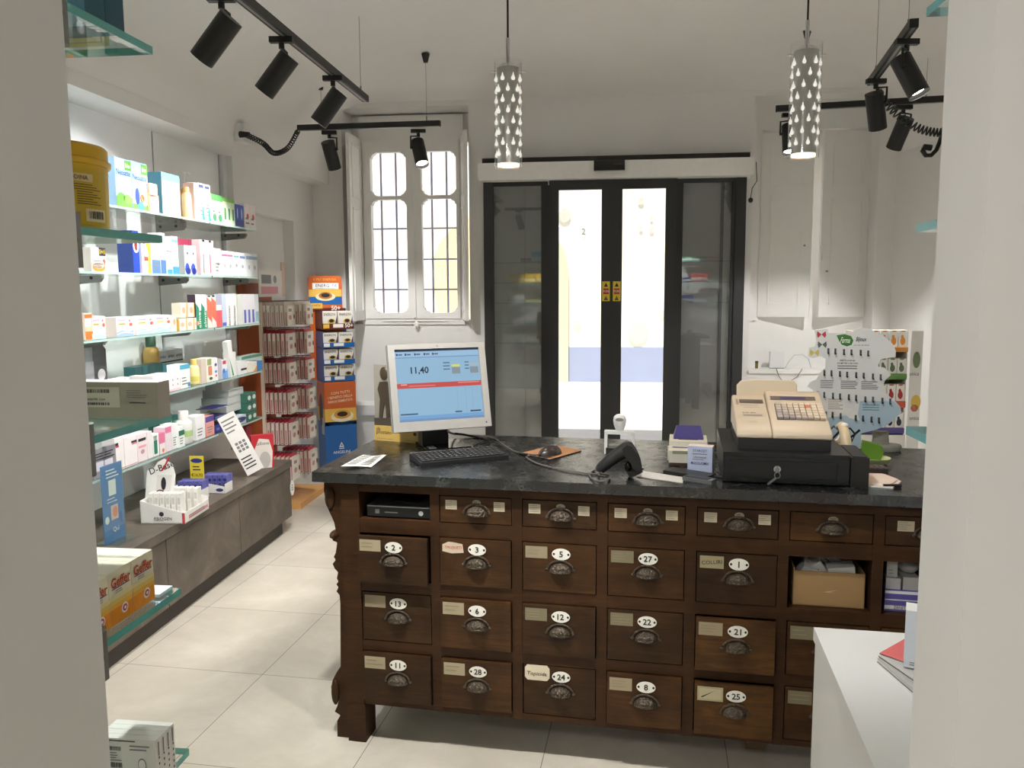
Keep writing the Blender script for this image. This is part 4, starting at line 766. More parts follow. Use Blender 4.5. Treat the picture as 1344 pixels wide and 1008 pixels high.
# ================================================================== OLD DRAWER COUNTER
COLS = [(-.002, .236), (.266, .501), (.533, .766), (.798, 1.030), (1.063, 1.297), (1.327, 1.557), (1.587, 1.817)]
ROWS = [(.765, .854), (.561, .719), (.356, .523), (.152, .321)]
NUM = [['', '', '', '', '', '', ''], ['2', '3', '5', '27', '1', None, None], ['13', '6', '12', '22', '21', '9', '16'], ['11', '28', '24', '8', '25', '7', '30']]
CARDC = [(158, 144, 116), (146, 134, 108), (124, 116, 90), (166, 154, 126)]
def counter():
    t = thing('drawer_counter', 'old dark walnut pharmacy counter with numbered drawers and bronze cup pulls', 'counter', C.P(0, 0, 0), C.a)
    UE = 1.86
    b = MB()
    b.box(-.063, -.002, 0, .6, .133, .884, WOODF)
    xs = [c for c in COLS]
    for k in range(6): b.box(COLS[k][1], COLS[k+1][0], .002, .6, .133, .884, WOODF)
    b.box(COLS[6][1], UE, 0, .6, .133, .884, WOODF)
    zr = [(.133, .152)]+[(ROWS[3][1], ROWS[2][0]), (ROWS[2][1], ROWS[1][0]), (ROWS[1][1], ROWS[0][0]), (ROWS[0][1], .884)]
    for za, zb in zr: b.box(-.002, COLS[6][1], .004, .58, za, zb, WOODF)
    b.box(-.06, UE, .58, .6, .133, .884, WOODIN)
    b.build('carcass', t, .002)
    for x0, x1, y0, y1, m in ((-.06, .002, -.002, .09, WOODF), (1.24, 1.295, .2, .26, mat((120, 98, 72), .6, key='pale_wood_leg')), (UE-.07, UE, 0, .09, WOODF), (-.06, .002, .5, .6, WOODF), (UE-.07, UE, .5, .6, WOODF)):
        b = MB(); b.box(x0, x1, y0, y1, 0, .134, m); b.build('foot', t, .003)
    # carved scroll bracket on the end post
    prof = [(428, 636), (427.6, 642), (429, 652), (432, 664), (437, 675), (441, 684), (443, 694), (438.5, 699), (437.2, 703), (439.5, 708), (445, 710), (443, 724), (440.5, 729), (443, 733), (439, 738), (441.5, 744), (446, 749), (444.5, 757), (446.5, 761), (444, 765), (446.5, 769), (444, 774), (448, 779), (449, 790), (449.4, 872), (444, 880), (439, 890), (437, 899), (438, 907), (441, 912), (447, 916), (445, 924), (441.8, 931), (449, 936), (445, 943), (445.5, 973)]
    P = [C.onw(a, q, .03) for a, q in prof]; P = [(u, max(z, .0)) for u, z in P]; P[0] = (P[0][0], .883); P[-1] = (P[-1][0], .0)
    b = MB(); b.prism([(-.061, P[0][1])]+P+[(-.061, P[-1][1])], .015, .1, WOODF)
    u, z = C.onw(436, 652, .03); b.ell((u, .012, z), (.018, .012, .036), WOODF, 12, 8); u, z = C.onw(443, 905, .03); b.ell((u, .012, z), (.014, .012, .045), WOODF, 12, 8)
    u, z = C.onw(441, 700, .03); b.ell((u, .02, z), (.014, .03, .014), WOODF, 12, 8)
    b.build('carved_bracket', t, .003)
    rnd = random.Random(3)
    pulls = {(1, 0): .03, (3, 0): .012, (1, 1): .004, (2, 1): .01, (2, 2): .008, (3, 3): .012, (2, 4): .022, (3, 4): .02, (3, 1): .008}
    for r in range(4):
        for c in range(7):
            if (r, c) in ((0, 0), (1, 5), (1, 6)): continue
            u0, u1 = COLS[c]; z0, z1 = ROWS[r]; p = pulls.get((r, c), rnd.uniform(-.006, .002)); W = u1-u0-.006; H = z1-z0-.006
            wd = WOODD[rnd.choice((0, 0, 1, 2))]
            b = MB(); b.X = Matrix.Translation((u0+.003, -p, z0+.003))
            b.box(0, W, 0, .018, 0, H, wd); b.box(.006, .014, .018, .42, .004, H-.02, wd); b.box(W-.014, W-.006, .018, .42, .004, H-.02, wd); b.box(.006, W-.006, .41, .42, .004, H-.02, wd); b.box(.006, W-.006, .018, .42, .002, .008, WOODIN)
            o = b.build('drawer', t, .0015)
            # cup pull
            hx, hz = W*.52, H*(.34 if r == 0 else .44); a = .04
            b = MB(); b.X = Matrix.Translation((u0+.003+hx, -p, z0+.003+hz))
            V = []; F = []; n1, n2 = 14, 7
            for j in range(n2+1):
                e = (PI/2)*j/n2
                for i in range(n1+1):
                    q = PI+PI*i/n1; V.append((a*.85*cos(q)*cos(e), .024*sin(q)*cos(e)-.001, .026*sin(e)))
            for j in range(n2):
                for i in range(n1): k = j*(n1+1)+i; F.append([k, k+1, k+n1+2, k+n1+1])
            b.add(V, F, BRONZE)
            b.tube([(a*1.02*cos(PI*i/16), -.003, .004+.03*sin(PI*i/16)) for i in range(17)], .0032, BRONZE, 6)
            b.tube([(a*.8*cos(PI*i/12), -.003-.018*sin(PI*i/12), -.001) for i in range(13)], .0022, BRONZE, 6)
            b.ell((0, -.02, .012), (.016, .006, .008), BRONZE, 10, 6); b.ell((-.018, -.016, .01), (.008, .005, .006), BRONZE, 8, 5); b.ell((.018, -.016, .01), (.008, .005, .006), BRONZE, 8, 5)
            for s in (-1, 1): b.ell((s*a*1.05, -.002, .004), (.006, .003, .005), BRONZE, 8, 5)
            b.build('cup_pull', o)
            if r == 0:
                b = MB(); b.X = Matrix.Translation((u0+.003+hx, -p-.0008, z0+.003+H*.8)); b.oval(0, 0, .014, .009, mat((150, 140, 120), .5), -.001); b.lines(-.008, .008, -.005, .005, 2, INK, -.002); b.build('number_plate', o)
                if c in (1, 2, 3, 4, 6):
                    for x in ((.018, .055), (W-.055, W-.02)) if c != 6 else ((.03, .075),):
                        b = MB(); b.X = Matrix.Translation((u0+.003, -p-.0006, z0+.003))
                        b.rect(x[0], x[1], H*.5, H*.86, mat((190, 178, 152), .7), -.0006); b.lines(x[0]+.003, x[1]-.003, H*.54, H*.84, 4, GREYINK, -.0012, .25)
                        b.build('paper_label', o)
            else:
                nx, nz = W*.53, H*.8
                b = MB(); b.X = Matrix.Translation((u0+.003+nx, -p-.001, z0+.003+nz))
                b.oval(0, 0, .029, .0185, mat((236, 234, 224), .2, key='white_enamel'), -.002, 28); b.lathe([(.029, 0)], BRONZE, n=4) if False else None
                b.oval(-.0225, 0, .0035, .004, INK, -.0025, 10); b.oval(.0225, 0, .0035, .004, INK, -.0025, 10)
                b.text(NUM[r][c], 0, 0, .019, INK, -.003, .03); b.build('number_plate', o)
                b = MB(); b.X = Matrix.Translation((u0+.003, -p-.0006, z0+.003)); cc = mat(rnd.choice(CARDC), .7, key=None)
                x0, x1, q0, q1 = .008, W*.34, H*.69, H*.94
                if (r, c) == (3, 2):
                    b.poly([(x0-.004, q0+.01), (x0+.004, q0), (x1-.002, q0), (x1+.006, q0+.01), (x1+.006, q1+.0), (x1-.002, q1+.01), (x0+.004, q1+.01), (x0-.004, q1)], mat((214, 204, 178), .7), -.0006); b.text('Topicida', (x0+x1)/2, (q0+q1)/2, .017, INK, -.0013, W*.34, slant=.2)
                elif (r, c) == (1, 4): b.rect(x0, x1, q0, q1, mat((160, 150, 116), .6), -.0006); b.text('COLLIRI', (x0+x1)/2, (q0+q1)/2, .012, INK, -.0013, W*.3, rot=.1)
                elif (r, c) == (1, 1): b.poly([(x0, q0+.006), (x0+.03, q0), (x1, q0+.004), (x1-.004, q1-.006), (x0+.04, q1-.002), (x0+.02, q1), (x0, q1-.01)], mat((204, 186, 164), .7), -.0006); b.text('TALQUETI', (x0+x1)/2, (q0+q1)/2, .01, c3(180, 60, 50), -.0013, W*.3, slant=.2)
                elif (r, c) == (3, 4): b.rect(x0, x1+.006, q0-.004, q1, mat((170, 160, 128), .6), -.0006); b.rect(x0+.005, x1+.001, q0+.002, q1-.006, mat((186, 176, 142), .6), -.001); b.poly([(x0+.01, q0+.008), (x1-.02, q1-.012), (x1-.015, q1-.009), (x0+.015, q0+.006)], INK, -.0014)
                else: b.rect(x0, x1, q0, q1, cc, -.0006); b.lines(x0+.006, x1-.006, q0+.008, q1-.006, rnd.choice((2, 3)), mat((140, 130, 106), .7), -.0012, .25)
                b.build('paper_label', o)
    # worktop
    ZC0 = .884
    t2 = thing('marble_worktop', 'black veined marble worktop lying on the old drawer counter', 'worktop', C.P(0, 0, ZC0+.002), C.a)
    b = MB(); b.slab([(-.149, -.03), (1.95, -.03), (1.95, .72), (-.16, .73)], .0, .033, MARBLE); b.build('marble_slab', t2, .003)
counter()
ZC = .9195
def CW(px, py, z=ZC):
    u, w = C.onz(px, py, z); return C.P(u, w, z)
# contents of the open cells
o = thing('mini_computer', 'small black desktop computer with perforated top in the open top-left cell', 'computer', C.P(.018, .02, .766), C.a)
b = MB(); b.box(0, .215, 0, .2, .004, .038, mat((20, 21, 23), .4)); b.box(0, .215, -.001, .2, .036, .04, mat((150, 152, 156), .35, .7)); 
for k in range(16): b.box(.01, .205, .012+.011*k, .017+.011*k, .0395, .0405, BLACK)
b.box(.06, .16, .05, .13, .0405, .043, BLACK); b.rect(.028, .042, .014, .028, GREYINK, -.0012); b.oval(.182, .02, .008, .008, mat((200, 205, 210), .3), -.0012); b.lines(.06, .13, .014, .024, 1, GREYINK, -.001); b.build('case', o)
b = MB(); b.box(.01, .03, .02, .18, 0, .004, BLACK); b.box(.185, .205, .02, .18, 0, .004, BLACK); b.build('foot_pad', o)
p0, p1 = C.onw(1040, 790, .03), C.onw(1134, 800, .03); zt = C.onw(1085, 751, .03)[1]; ZR = .5625
t = thing('cardboard_box', 'open brown cardboard box full of small packs in the open drawer cell', 'cardboard box', C.P(p0[0], .03, ZR), C.a)
W = p1[0]-p0[0]; H = zt-ZR; CB = mat((158, 126, 84), .75, key='brown_cardboard', var=.06)
b = MB(); b.box(0, W, 0, .003, 0, H, CB); b.box(0, W, .22, .223, 0, H+.02, CB); b.box(0, .003, 0, .22, 0, H+.01, CB); b.box(W-.003, W, 0, .22, 0, H, CB); b.box(0, W, 0, .22, 0, .003, CB); b.poly([(W*.42, H*.42), (W*.5, H*.46), (W*.62, H*.5), (W*.52, H*.42), (W*.6, H*.4)], mat((190, 166, 128), .6), -.0008); b.build('box_body', t)
for k, (x, y, w, d, z, h, rx, ry) in enumerate(((.05, .05, .07, .05, .055, .075, .3, .5), (.075, .06, .05, .05, .07, .07, .2, -.6), (.10, .1, .06, .04, .07, .09, -.3, .7), (.14, .04, .075, .05, .065, .07, .1, -.12), (.06, .13, .06, .05, .06, .09, .4, .3))):
    b = MB(); b.box(-w/2, w/2, -d/2, d/2, -h/2, h/2, mat((206, 204, 200), .5)); b.lines(-w*.4, w*.4, -h*.2, h*.3, 3, GREYINK, -d/2-.001)
    o = b.build('small_pack', None, 0, smooth=False); o.matrix_world = Matrix.Translation(C.P(p0[0], .03, ZR)) @ Matrix.Rotation(C.a, 4, 'Z') @ Matrix.Translation((x, y, z+.02)) @ Matrix.Rotation(ry, 4, 'Y') @ Matrix.Rotation(rx, 4, 'X')
    tag(o, ('small white pack tipped in the cardboard box, leftmost', 'small white pack leaning second from left in the cardboard box', 'small white pack in the middle of the cardboard box', 'flat white pack at the right of the cardboard box', 'small white pack buried at the back of the cardboard box')[k], 'box', 'packs in the cardboard box')
t = thing('paper_roll', 'round white roll standing behind the packs in the cardboard box', 'roll', C.P(p0[0]+.125, .17, ZR+.015), C.a)
b = MB(); b.cyl((0, 0, .1), (0, .045, .108), .034, None, mat((190, 190, 188), .6), 24); b.build('roll_body', t)
def cellbox(px0, px1, pt, w, zb, d, base, label, **k):
    u0, u1 = C.onw(px0, 770, w)[0], C.onw(px1, 770, w)[0]; z = C.onw((px0+px1)/2, pt, w)[1]
    return pbox(C, u0, w, zb, u1-u0, z-zb, d, base, label, **k)
cellbox(1162, 1206, 789, .03, ZR+.0, .2, (92, 84, 150), 'white and violet glove box at the bottom of the right open cell', bands=((.2, .55, (222, 220, 226)),), txt=('ZENITH', (40, 40, 60), .38, .26))
ztop = C.onw(1184, 789, .03)[1]
cellbox(1162, 1206, 776, .03, ztop+.001, .2, (84, 76, 150), 'white and violet box lying on the glove box in the right open cell', bands=((.7, 1, (216, 214, 222)), (0, .12, (216, 214, 222))))
z2 = C.onw(1184, 776, .03)[1]+.001
cellbox(1162.5, 1182, 759, .04, z2, .12, (186, 184, 184), 'grey-white box on the violet boxes, left')
z3 = C.onw(1172, 759, .04)[1]+.001
cellbox(1163, 1177, 735, .05, z3, .1, (178, 176, 174), 'small grey box on top at the left of the right cell', lns=2)
cellbox(1185, 1206, 758, .04, z2, .12, (176, 174, 172), 'grey-white box on the violet boxes, right')
z4 = C.onw(1195, 758, .04)[1]+.001
t = thing('clear_bag', 'crumpled clear bag on the boxes at the right of the right cell', 'bag', C.P(C.onw(1196, 745, .05)[0], .09, z4), C.a)
b = MB(); b.ell((0, 0, .02), (.03, .04, .021), mat((150, 150, 150), .25, var=.2), 12, 8); b.build('bag_body', t)
t = thing('loose_cable', 'blue cable hanging below the old counter', 'cable', C.P(.9, .3, .0), C.a)
b = MB(); b.tube([(-.12, .1, .12), (-.09, .05, .05), (-.03, .0, .0065), (.03, .0, .0065), (.09, .05, .05), (.12, .1, .12)], .006, c3(40, 70, 150), 8); b.build('cable_line', t)

# ------------------------------------------------------------------ monitor, keyboard, mouse ...
def monitor():
    rz = radians(21.88); c = Vector((-.262, 2.983, 1.151)); til = radians(13.73)
    base = Vector((c.x-sin(rz)*.09, c.y+cos(rz)*.09, ZC))
    t = thing('computer_monitor', 'silver-framed computer monitor showing 11,40 on a blue screen, on the black counter', 'monitor', base, rz)
    w, h = .365, .312
    X = Matrix.Translation((0, -.09, c.z-ZC)) @ Matrix.Rotation(-til, 4, 'X')
    SIL = mat((156, 154, 149), .35, .1, key='silver_bezel')
    b = MB(); b.X = X
    m0, m1, mt, mb_ = .024, .024, .018, .034
    zl, zh = -h/2, h/2
    b.box(-w/2, w/2, -.012, .02, zl, zl+mb_, SIL); b.box(-w/2, w/2, -.012, .02, zh-mt, zh, SIL); b.box(-w/2, -w/2+m0, -.012, .02, zl+mb_, zh-mt, SIL); b.box(w/2-m1, w/2, -.012, .02, zl+mb_, zh-mt, SIL)
    b.box(-w/2+.02, w/2-.02, .02, .05, zl+.03, zh-.03, mat((40, 40, 42), .5))
    b.build('bezel', t, .004)
    b = MB(); b.X = X; b.oval(0, zh-.009, .004, .004, GREYINK, -.0135, 12); b.oval(w/2-.02, zl+.016, .003, .003, BLACK, -.0135, 10); b.build('logo_badge', t)
    x0, x1, z0, z1 = -w/2+m0, w/2-m1, zl+mb_, zh-mt; SW, SH = x1-x0, z1-z0
    def em(c, s=.45): return mat((20, 22, 25), .25, emit=c, es=s, var=0, key=('scr', c, s))
    b = MB(); b.X = X
    S = lambda a, c_, d, e, m, y=-.0042: b.rect(x0+SW*a, x0+SW*c_, z0+SH*d, z0+SH*e, m, y)
    b.rect(x0-.002, x1+.002, z0-.002, z1+.002, em((150, 190, 218)), -.004)
    S(0, 1, .97, 1, em((30, 44, 70)), -.0045); S(0, 1, .9, .965, em((160, 196, 226)), -.0045); S(0, 1, .88, .89, em((110, 150, 200)), -.0045)
    S(0, 1, .46, .53, em((206, 78, 72)), -.0045); S(.05, .12, .505, .52, em((240, 190, 180)), -.005); S(.14, .45, .485, .495, em((230, 150, 140)), -.005); S(.72, .98, .505, .52, em((230, 150, 140)), -.005)
    S(0, 1, 0, .035, em((120, 150, 190)), -.0045); S(0, 1, .035, .08, em((120, 170, 216)), -.0045)
    for a in (.02, .12, .23, .34, .44): S(a, a+.02, .915, .945, em((40, 60, 90)), -.005); S(a+.025, a+.07, .92, .938, em((70, 90, 120)), -.005)
    S(.66, .76, .74, .77, em((226, 226, 110)), -.005)
    for k in range(3):
        S(.56, .64, .70+.045*k, .715+.045*k, em((80, 110, 140)), -.005); S(.82, .87, .70+.045*k, .715+.045*k, em((80, 110, 140)), -.005)
    S(.66, .76, .64, .73, em((140, 150, 156)), -.005); S(.88, .98, .64, .73, em((140, 150, 156)), -.005); S(.88, .98, .745, .78, em((170, 190, 200)), -.005)
    for a in (.7, .8, .88): S(a, a+.003, .09, .45, em((130, 170, 200)), -.005)
    S(.02, .22, .095, .115, em((60, 90, 120)), -.005); S(.66, .74, .095, .115, em((60, 90, 120)), -.005); S(.84, .97, .095, .115, em((40, 60, 90)), -.005)
    b.text('11,40', x0+SW*.28, z0+SH*.7, SH*.11, em((20, 30, 50)), -.0055); b.build('screen', t, 0, False)
    b = MB(); b.box(-.05, .05, -.03, .03, .008, .2, BLACK); b.box(-.045, .045, -.06, -.03, .1, .2, BLACK); b.build('stand_neck', t, .004)
    b = MB(); b.slab([(-.055, -.12), (.11, -.12), (.11, .05), (-.055, .05)], 0, .01, mat((16, 16, 17), .18, key='gloss_black')); b.box(-.045, -.02, -.11, -.065, .01, .012, STEEL); b.build('stand_base', t, .003)  # small steel plate stands in for a silver glint on the base
monitor()
def keyboard():
    p, q = CW(552.7, 613), CW(668, 602); a = math.atan2(q.y-p.y, q.x-p.x); W = (q-p).length; Dp = .125
    t = thing('keyboard', 'black computer keyboard lying in front of the monitor', 'keyboard', p, a)
    K = mat((24, 24, 25), .45, key='keyboard_black')
    b = MB(); b.prism([(0, 0), (W, 0), (W, .012), (0, .012)], 0, Dp, K); 
    for v in range(len(b.V)):
        if b.V[v].z > .005: b.V[v].z += .012*b.V[v].y/Dp
    b.build('case', t, .002)
    b = MB(); nr, nc = 6, 17
    for r in range(nr):
        for c in range(nc):
            x = .008+c*(W-.016)/nc; y = .012+r*(Dp-.02)/nr; z = .0125+.012*y/Dp
            if r == 0 and 3 <= c <= 8: 
                if c == 3: b.box(x, x+6*(W-.016)/nc-.002, y, y+.014, z, z+.004, mat((40, 40, 41), .4))
                continue
            b.box(x, x+(W-.016)/nc-.0022, y, y+(Dp-.02)/nr-.0022, z, z+.004, mat((40, 40, 41), .4)); b.quad([(x+.004, y+.005, z+.0043), (x+.008, y+.005, z+.0043), (x+.008, y+.01, z+.0043), (x+.004, y+.01, z+.0043)], mat((170, 170, 170), .5))
    b.build('keys', t)
keyboard()
P = [CW(681.7, 596), CW(722, 604), CW(763, 592.4), CW(728, 584.5)]
cx = sum(P, Vector())/4
t = thing('mouse_pad', 'orange-brown square mouse pad on the black counter', 'mouse pad', cx, 0)
b = MB(); b.slab([((p-cx).x, (p-cx).y) for p in P], 0, .003, BLACK, mat((150, 106, 70), .6, key='tan_pad')); b.build('pad', t)
p = CW(722, 596.5, ZC+.003); a = C.a+radians(58)
t = thing('computer_mouse', 'dark brown-black computer mouse on the orange-brown pad', 'mouse', p, a)
b = MB(); b.ell((0, 0, 0), (.052, .031, .034), mat((44, 38, 36), .25, key='mouse_black'), 20, 10, 0, .5); b.slab([(.052*cos(k*PI/10), .031*sin(k*PI/10)) for k in range(20)], -.0001, .002, BLACK); b.build('shell', t)
b = MB(); b.cyl((.03, -.004, .024), (.03, .004, .024), .007, None, GREYINK, 12); b.build('scroll_wheel', t)
def cable(name, label, pts, r=.0028, m=BLACK):
    Q = []
    for i in range(len(pts)-1):
        a0, a1, a2, a3 = pts[max(i-1, 0)], pts[i], pts[i+1], pts[min(i+2, len(pts)-1)]
        for k in range(6):
            s = k/6; Q.append(.5*((2*a1)+(a2-a0)*s+(2*a0-5*a1+4*a2-a3)*s*s+(3*a1-a0-3*a2+a3)*s**3))
    Q.append(pts[-1]); o = Q[0].copy(); o.z = ZC if o.z < 1.3 else o.z
    t = thing(name, label, 'cable', o, 0); b = MB(); b.tube([q-o for q in Q], r, m, 8); b.build('cable_line', t)
zc = ZC+.0035
cable('scanner_cable', 'grey-black cable looping from the barcode scanner past the mouse pad', [CW(790, 621, ZC+.02), CW(781, 617, zc), CW(774, 623, zc), CW(780, 630.5, zc), CW(795, 631, zc+.005), CW(800, 625, zc), CW(790, 622.5, zc), CW(770, 621, zc), CW(740, 616.5, zc), CW(712, 610.5, zc), CW(699, 605.5, zc), CW(691, 600, zc), CW(694, 597, zc+.006), CW(676, 592.5, zc), CW(660, 583, zc), CW(650, 576, zc), CW(642, 573.5, zc)], .003, mat((84, 80, 74), .5))
cable('mouse_cable', 'thin dark cable from the mouse curling over its pad towards the monitor', [CW(709, 596, ZC+.012), CW(700, 598.5, zc+.004), CW(712, 600.5, zc+.004), CW(724, 598.5, zc+.004), CW(716, 596, zc+.006), CW(703, 597, zc+.006), CW(690, 595.5, zc+.008), CW(670, 592, zc+.007), CW(655, 582, zc+.007), CW(640, 577, zc+.007), CW(615, 571, zc+.01), CW(598, 568.5, zc+.03)], .0024, mat((40, 38, 36), .5))
cable('keyboard_cable', 'thin black cable from the keyboard up behind the monitor stand', [CW(640, 588, zc+.012), CW(645, 583, zc), CW(640, 578, zc), CW(628, 582, zc), CW(620, 588, zc)], .0024)
cable('monitor_cable', 'thick black cable hanging below the monitor', [CW(588, 566, ZC+.08), CW(594, 569, ZC+.03), CW(606, 570, ZC+.012), CW(625, 573.5, zc), CW(648, 577.5, zc)], .0045)
# receipt slip
P = [CW(447, 615), CW(487, 613.5), CW(503, 605), CW(507.5, 599.5), CW(477, 599)]
cx = sum(P, Vector())/5
t = thing('paper_slip', 'creased white printed slip on the front left corner of the counter', 'paper', cx, 0)
b = MB(); Q = [(p-cx) for p in P]
A, B_, C_, D_ = Q[0], Q[1], Q[3], Q[4]
V = []; F = []
for i in range(9):
    for j in range(9):
        s, r_ = i/8, j/8; p = (A*(1-s)+B_*s)*(1-r_)+(D_*(1-s)+C_*s)*r_; p = p+Vector((0, 0, .0015+.004*abs(sin(s*3+r_*2))*(.4+r_)+(.006*(1-s)*(1-r_))**1)); V.append(p)
for i in range(8):
    for j in range(8): k = i*9+j; F.append([k, k+9, k+10, k+1])
b.add(V, F, WHITE)
for r_ in range(1, 8):
    for s in (.1, .55):
        pts = []
        for (ds, dr) in ((0, 0), (.32, 0), (.32, .05), (0, .05)):
            ss, rr = s+ds, r_/8+dr; p = (A*(1-ss)+B_*ss)*(1-rr)+(D_*(1-ss)+C_*ss)*rr; pts.append(p+Vector((0, 0, .003+.004*abs(sin(ss*3+rr*2))*(.4+rr)+.006*(1-ss)*(1-rr))))
        b.quad(pts, mat((70, 70, 72), .6))
b.build('sheet', t)
# counter display with the printed figure
p, q = CW(491.5, 577.5), CW(551, 582.5); a = math.atan2(q.y-p.y, q.x-p.x); W = (q-p).length; n_ = Vector((-sin(a), cos(a), 0))
t = thing('figure_display', 'yellow counter display box with grey backboard showing a bronze figure, behind the monitor', 'display box', p, a)
FR = Frame(a, (p.x, p.y)); hb = FR.onw(491, 558, 0)[1]-ZC; hc = FR.onw(487, 478, .015)[1]-ZC; W2 = .115
b = MB(); b.box(0, W, 0, .045, 0, hb, mat((206, 172, 92), .5, key='yellow_card')); b.text('db', .02, hb*.78, .014, INK, -.001); b.text('prostato', .045, hb*.52, .016, INK, -.001, .07); b.lines(.01, W*.6, hb*.1, hb*.2, 1, GREYINK); b.lines(W*.7, W*.95, hb*.1, hb*.2, 1, GREYINK); b.oval(W*.9, hb*.6, .007, .007, INK, -.001, 12); b.build('box_body', t)
b = MB(); b.box(-.004, W2, .012, .016, hb, hc, mat((150, 144, 132), .55, key='grey_beige_card'), ); b.build('backboard', t)
b = MB(); BZ = mat((78, 66, 52), .4, .3, key='bronze_print'); hh = hc-hb; cxx = .045; b.X = Matrix.Translation((0, .012, hb))
b.ell((cxx, -.004, hh*.86), (.019, .006, .026), BZ, 14, 8)
b.prism([(cxx-.03, hh*.6), (cxx-.02, hh*.72), (cxx+.015, hh*.73), (cxx+.03, hh*.6), (cxx+.026, hh*.48), (cxx+.024, hh*.14), (cxx+.008, hh*.12), (cxx+.004, hh*.36), (cxx-.002, hh*.36), (cxx-.012, hh*.12), (cxx-.026, hh*.13), (cxx-.02, hh*.44)], -.006, -.001, BZ)
b.prism([(-.003, 0), (W2*.7, 0), (W2*.7, hh*.07), (cxx+.05, hh*.13), (-.003, hh*.12)], -.006, -.001, mat((74, 66, 58), .5)); b.build('figure_print', t)

# barcode scanner lying on its side
p = CW(815, 627)
t = thing('barcode_scanner', 'black handheld barcode scanner with trigger lying on the counter edge', 'scanner', p, radians(-4))
SB = mat((26, 27, 26), .42, key='scanner_black')
s_ = .00245
def sp(px, py, y=0): return Vector(((px-815)*s_, y, (627-py)*s_))
b = MB()
b.tube([sp(787, 619), sp(790, 615), sp(800, 606), sp(811, 597), sp(820, 592)], [.013, .0175, .019, .021, .024], SB, 14)
b.build('handle', t)
b = MB(); b.prism([(v.x, v.z) for v in (sp(815, 588), sp(822, 583), sp(828, 585), sp(834, 594), sp(838.5, 605), sp(840.5, 615), sp(838, 617), sp(829, 614), sp(826, 606), sp(820, 600))], -.028, .028, SB); b.build('head', t, .008, True, 3)
b = MB(); b.ell(tuple(sp(824, 612)), (.012, .01, .016), mat((14, 14, 14), .2), 12, 8); b.build('trigger', t)
b = MB(); b.prism([(v.x, v.z) for v in (sp(826, 625.5), sp(838, 620), sp(842, 617.5), sp(838, 616), sp(822, 618))], -.02, .02, SB); b.build('nose', t, .003)
# self-inking stamp
p = CW(813, 603); t = thing('self_inking_stamp', 'white and black self-inking stamp standing behind the barcode scanner', 'stamp', p, C.a)
s_ = .0028; SW_ = mat((214, 214, 212), .4)
b = MB(); b.box(-.045, .045, -.022, .022, 0, .042, BLACK); b.box(-.04, .04, -.024, -.02, .01, .034, mat((40, 40, 42), .5)); b.box(-.036, .036, -.018, .018, .042, .05, STEEL); b.build('ink_base', t, .003)
b = MB()
for s in (-1, 1): b.box(s*.046-.005, s*.046+.005, -.012, .012, .02, .092, SW_)
b.box(-.051, .051, -.012, .012, .088, .1, SW_); b.build('arms', t, .004)
b = MB(); b.lathe([(.012, .098), (.02, .118), (.0225, .135), (.02, .148), (.012, .155), (.002, .157)], SW_, n=20, sy=.8); b.oval(0, .14, .014, .006, GREYINK, -.0185, 12); b.build('grip', t)
# card reader / label device, white box, phones, papers
p = CW(877.5, 611); t = thing('card_terminal', 'white desktop terminal with violet-blue raised cover left of the cash drawer', 'terminal', p, C.a)
b = MB(); b.prism([(0, .01), (.125, .01), (.125, .05), (0, .05)], 0, .06, mat((206, 202, 186), .4)); b.rect(.012, .11, .04, .05, mat((140, 142, 120), .3), -.0008); b.box(.004, .12, .002, .2, 0, .01, mat((70, 50, 40), .5)); b.box(0, .125, .06, .2, .01, .07, mat((206, 202, 186), .4)); b.build('housing', t, .005)
b = MB(); V = [(.008, .05, .05), (.118, .05, .05), (.108, .2, .105), (.022, .2, .105), (.008, .2, .05), (.118, .2, .05)]
b.add(V, [[0, 1, 2, 3], [3, 2, 5, 4], [0, 3, 4], [1, 5, 2], [0, 4, 5, 1]], mat((58, 52, 116), .35, key='violet_blue_plastic')); b.box(.03, .095, .1, .106, .07, .073, mat((30, 28, 60), .4)); b.build('cover', t, .004)
p, q = CW(902, 619.5), CW(934.5, 622); a = math.atan2(q.y-p.y, q.x-p.x); W = (q-p).length; FR = Frame(a, (p.x, p.y)); H = FR.onw(918, 586, 0)[1]-ZC
b = MB(); b.box(0, W, 0, .04, 0, H, mat((186, 196, 222), .45), top=mat((226, 210, 208), .5)); b.text('STARCET', W/2, H*.84, H*.09, c3(60, 66, 120), w=W*.6); b.text('Unimixom', W/2, H*.6, H*.08, c3(60, 66, 120), w=W*.55); b.text('MUCOLASMIN', W/2, H*.37, H*.1, c3(50, 50, 110), w=W*.7); b.lines(W*.2, W*.8, H*.68, H*.76, 1); b.lines(W*.2, W*.8, H*.48, H*.54, 1)
o = b.build('medicine_box', None, 0, False); place(o, p, a); tag(o, 'upright pale blue printed box in front of the violet-blue terminal', 'box')
p = CW(903, 630); t = thing('cordless_phone', 'grey and black phone handset lying in front of the pale blue box', 'phone', p, radians(-38))
b = MB(); b.box(-.01, .085, -.018, .018, 0, .013, mat((120, 122, 124), .3, .3)); b.build('shell', t, .005)
b = MB(); b.box(-.004, .07, -.015, .015, .0125, .015, mat((40, 40, 42), .3)); b.build('keypad', t, .002)
p = CW(884, 621); t = thing('black_case', 'flat black case lying left of the cash drawer under the phone', 'case', p, radians(-40)); b = MB(); b.box(-.02, .13, -.03, .03, 0, .012, mat((22, 21, 21), .35)); b.build('case_body', t, .003)
p = CW(915, 627); t = thing('ballpoint_pen', 'thin dark pen by the front left corner of the cash drawer', 'pen', p, radians(-38)); b = MB(); b.cyl((.02, .03, .005), (.12, .03, .005), .0045, None, mat((70, 70, 74), .3, .5), 10); b.cyl((.12, .03, .005), (.13, .03, .005), .0045, .001, STEEL, 10); b.build('barrel', t)
